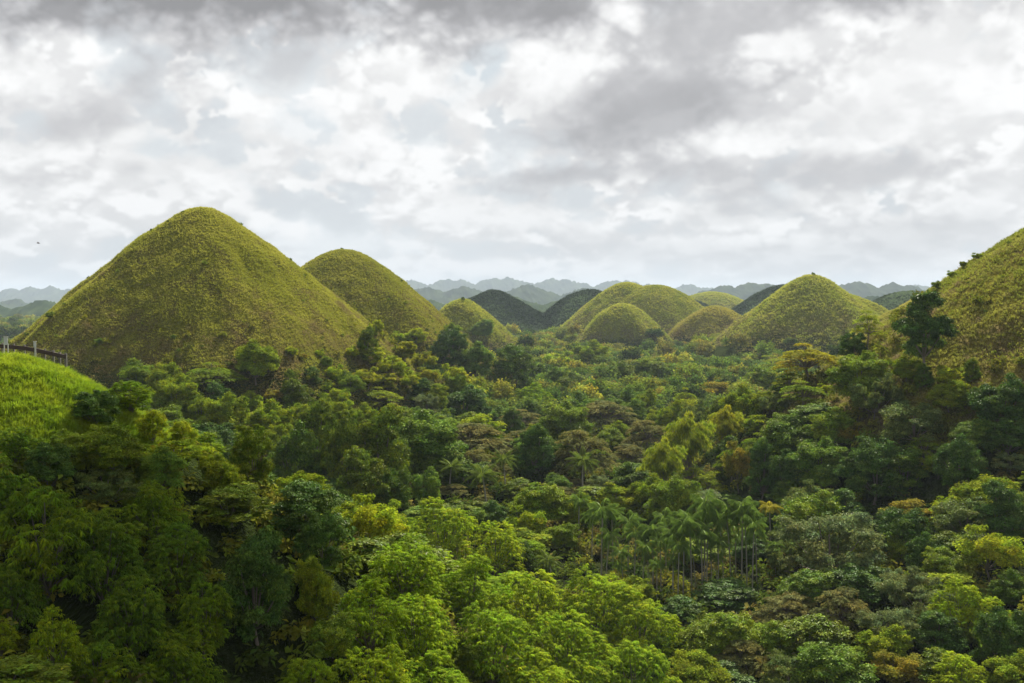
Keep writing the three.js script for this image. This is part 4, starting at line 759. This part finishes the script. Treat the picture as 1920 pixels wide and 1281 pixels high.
{
  const crowns = [0, 1, 2].map((k) => { const q = mulberry(600 + k), b = new Leaves(); for (let i = 0; i < 11; i++) { const a = i * 2.4 + q(), y = lerp(-0.35, 0.85, (i + 0.5) / 11), h = Math.sqrt(1 - y * y), R = lerp(0.2, 0.32, q()); clump(b, q, V(Math.cos(a) * h * 0.34, 0.55 + y * 0.3, Math.sin(a) * h * 0.34), R, 95, { len: 0.1, wid: 0.058, ymin: -0.4, per: 8, tuft: 0.085 }); } return b.build(); });
  const cols = [[0.07, 0.115, 0.022], [0.05, 0.09, 0.02], [0.1, 0.14, 0.026], [0.13, 0.15, 0.03], [0.06, 0.1, 0.03], [0.1, 0.11, 0.035], [0.035, 0.065, 0.02]], lists = [[], [], []], r = mulberry(4242);
  for (let d = 322; d < 1750;) {
    const s = 7 + d * 0.006;
    for (let x = -0.56 * d - 20; x < 0.56 * d + 20; x += s) {
      const X = x + (r() - 0.5) * s, D = d + (r() - 0.5) * s, W = lerp(5.5, 11, r()) * (1 + (D > 800 ? 0.3 : 0)), c = cols[Math.floor(r() * 7)], v = lerp(0.75, 1.25, r()), j = Math.floor(r() * 3), hh = lerp(0.75, 1.5, r() * r()), thin = r();
      if (grassy(X, D)) continue;
      if (D < 340 && thin < 0.5) continue;
      const y = height(X, D);
      if (y > 27 && thin > 0.15) continue;
      lists[j].push({ at: [X, y - 0.4, -D], turn: r() * 6.28, s: W, sy: W * hh, color: [c[0] * v, c[1] * v, c[2] * v] });
    }
    d += s * 0.85;
  }
  lists.forEach((l, j) => { tag(instanced('forest', crowns[j], M.forest, l, scene), 'far wooded valley floor between the distant hills'); console.log('forest', l.length); });
}

// ------------------------------------------------------------------ railing and signs on the knoll, bird in the sky
function bar(a, b, w, h) { const g = new THREE.BoxGeometry(a.distanceTo(b), h, w); const o = new THREE.Object3D(); o.position.copy(a).lerp(b, 0.5); o.rotation.set(0, Math.atan2(-(b.z - a.z), b.x - a.x), 0); const q = new THREE.Quaternion().setFromUnitVectors(V(1, 0, 0), b.clone().sub(a).normalize()); g.applyQuaternion(q).translate(o.position.x, o.position.y, o.position.z); return g; }
{
  const D = 86.2, t = new THREE.Group(); t.name = numbered('railing');
  const pxs = [-24, 4, 25.5, 45.5, 64.5, 84, 99.5, 111.5, 123], tops = [642, 644.5, 646, 648, 651, 655.5, 658.5, 661.5, 664];
  const pts = pxs.map((px, i) => { const d = D - (i > 6 ? (i - 6) * 0.6 : 0), [u, v] = ray(px, tops[i]); return V(u * d, EYE + v * d, -d); });
  const o0 = pts[3].clone(); o0.y = height(o0.x, -o0.z); t.position.copy(o0);
  pts.forEach((p, i) => {
    const gy = height(p.x, -p.z) - 0.5, H = p.y + 0.06 - gy, wide = i > 5 ? 0.17 : 0.11;
    const g = new THREE.BoxGeometry(wide, H, 0.12, 1, 3, 1); const m = new THREE.Mesh(g, M.concrete); m.name = 'post'; m.position.set(p.x - o0.x, gy + H / 2 - o0.y, p.z - o0.z); t.add(m);
    if (i) { const a = pts[i - 1].clone().sub(o0), b = p.clone().sub(o0); a.y -= 0.2; b.y -= 0.2; a.z += 0.115; b.z += 0.115; const rm = new THREE.Mesh(bar(a, b, 0.1, 0.3), M.rail); rm.name = 'rail'; t.add(rm); }
  });
  tag(t, 'curved railing of dark timber on concrete posts along the knoll', 'railing'); scene.add(shade(t));
  const sign = (px, top, bottom, wPx, legs, label) => {
    const d = 85.3, [u, v] = ray(px, top), [, v2] = ray(px, bottom), x = u * d, y1 = EYE + v * d, y0 = EYE + v2 * d, w = wPx / F * d, gy = height(x, d) - 0.3, g = new THREE.Group(); g.name = numbered('sign_board');
    g.position.set(x, gy, -d);
    const b = new THREE.Mesh(new THREE.BoxGeometry(w, y1 - y0, 0.04), M.white); b.name = 'board'; b.position.y = (y0 + y1) / 2 - gy; g.add(b);
    const c = new THREE.Mesh(new THREE.BoxGeometry(w + 0.06, 0.05, 0.09), M.steel); c.name = 'cap'; c.position.y = y1 - gy + 0.03; g.add(c);
    for (const s of legs) { const l = new THREE.Mesh(new THREE.BoxGeometry(0.07, y0 - gy + 0.2, 0.05), M.steel); l.name = 'leg'; l.position.set(s * w * 0.46, (y0 - gy) / 2, -0.05); g.add(l); }
    tag(g, label, 'sign'); scene.add(shade(g));
  };
  sign(10.3, 632.5, 647, 7.6, [-1, 1], 'white board on two legs standing before the railing');
  sign(65, 641.5, 651.5, 4.6, [-0.3, 0.3], 'narrow white board on a post right of the wider board');
}
{
  const d = 170, [u, v] = ray(72, 456), g = new THREE.Group(); g.name = numbered('bird'); g.position.set(u * d, EYE + v * d, -d);
  const body = new THREE.SphereGeometry(0.09, 10, 8); body.scale(2.3, 0.8, 0.8); const m = new THREE.Mesh(body, M.darkBark); m.name = 'body'; g.add(m);
  for (const s of [-1, 1]) { const b = new Leaves(); b.tri(V(0.12, 0, 0), V(-0.1, 0.2, s * 0.28), V(-0.12, 0, 0), [1, 1, 1]); b.tri(V(0.12, 0, 0), V(-0.16, 0.16, s * 0.6), V(-0.1, 0.2, s * 0.28), [1, 1, 1]); const q = b.build(); q.computeVertexNormals(); const w = new THREE.Mesh(q, M.darkBark); w.name = 'wing'; g.add(w); }
  const tail = new THREE.ConeGeometry(0.06, 0.2, 6); tail.rotateZ(Math.PI / 2); tail.translate(-0.25, 0, 0); const tm = new THREE.Mesh(tail, M.darkBark); tm.name = 'tail'; g.add(tm);
  tag(g, 'small dark bird flying in the sky left of the tall hill', 'bird'); g.rotation.y = 0.5; scene.add(shade(g));
}
renderer.render(scene, camera);
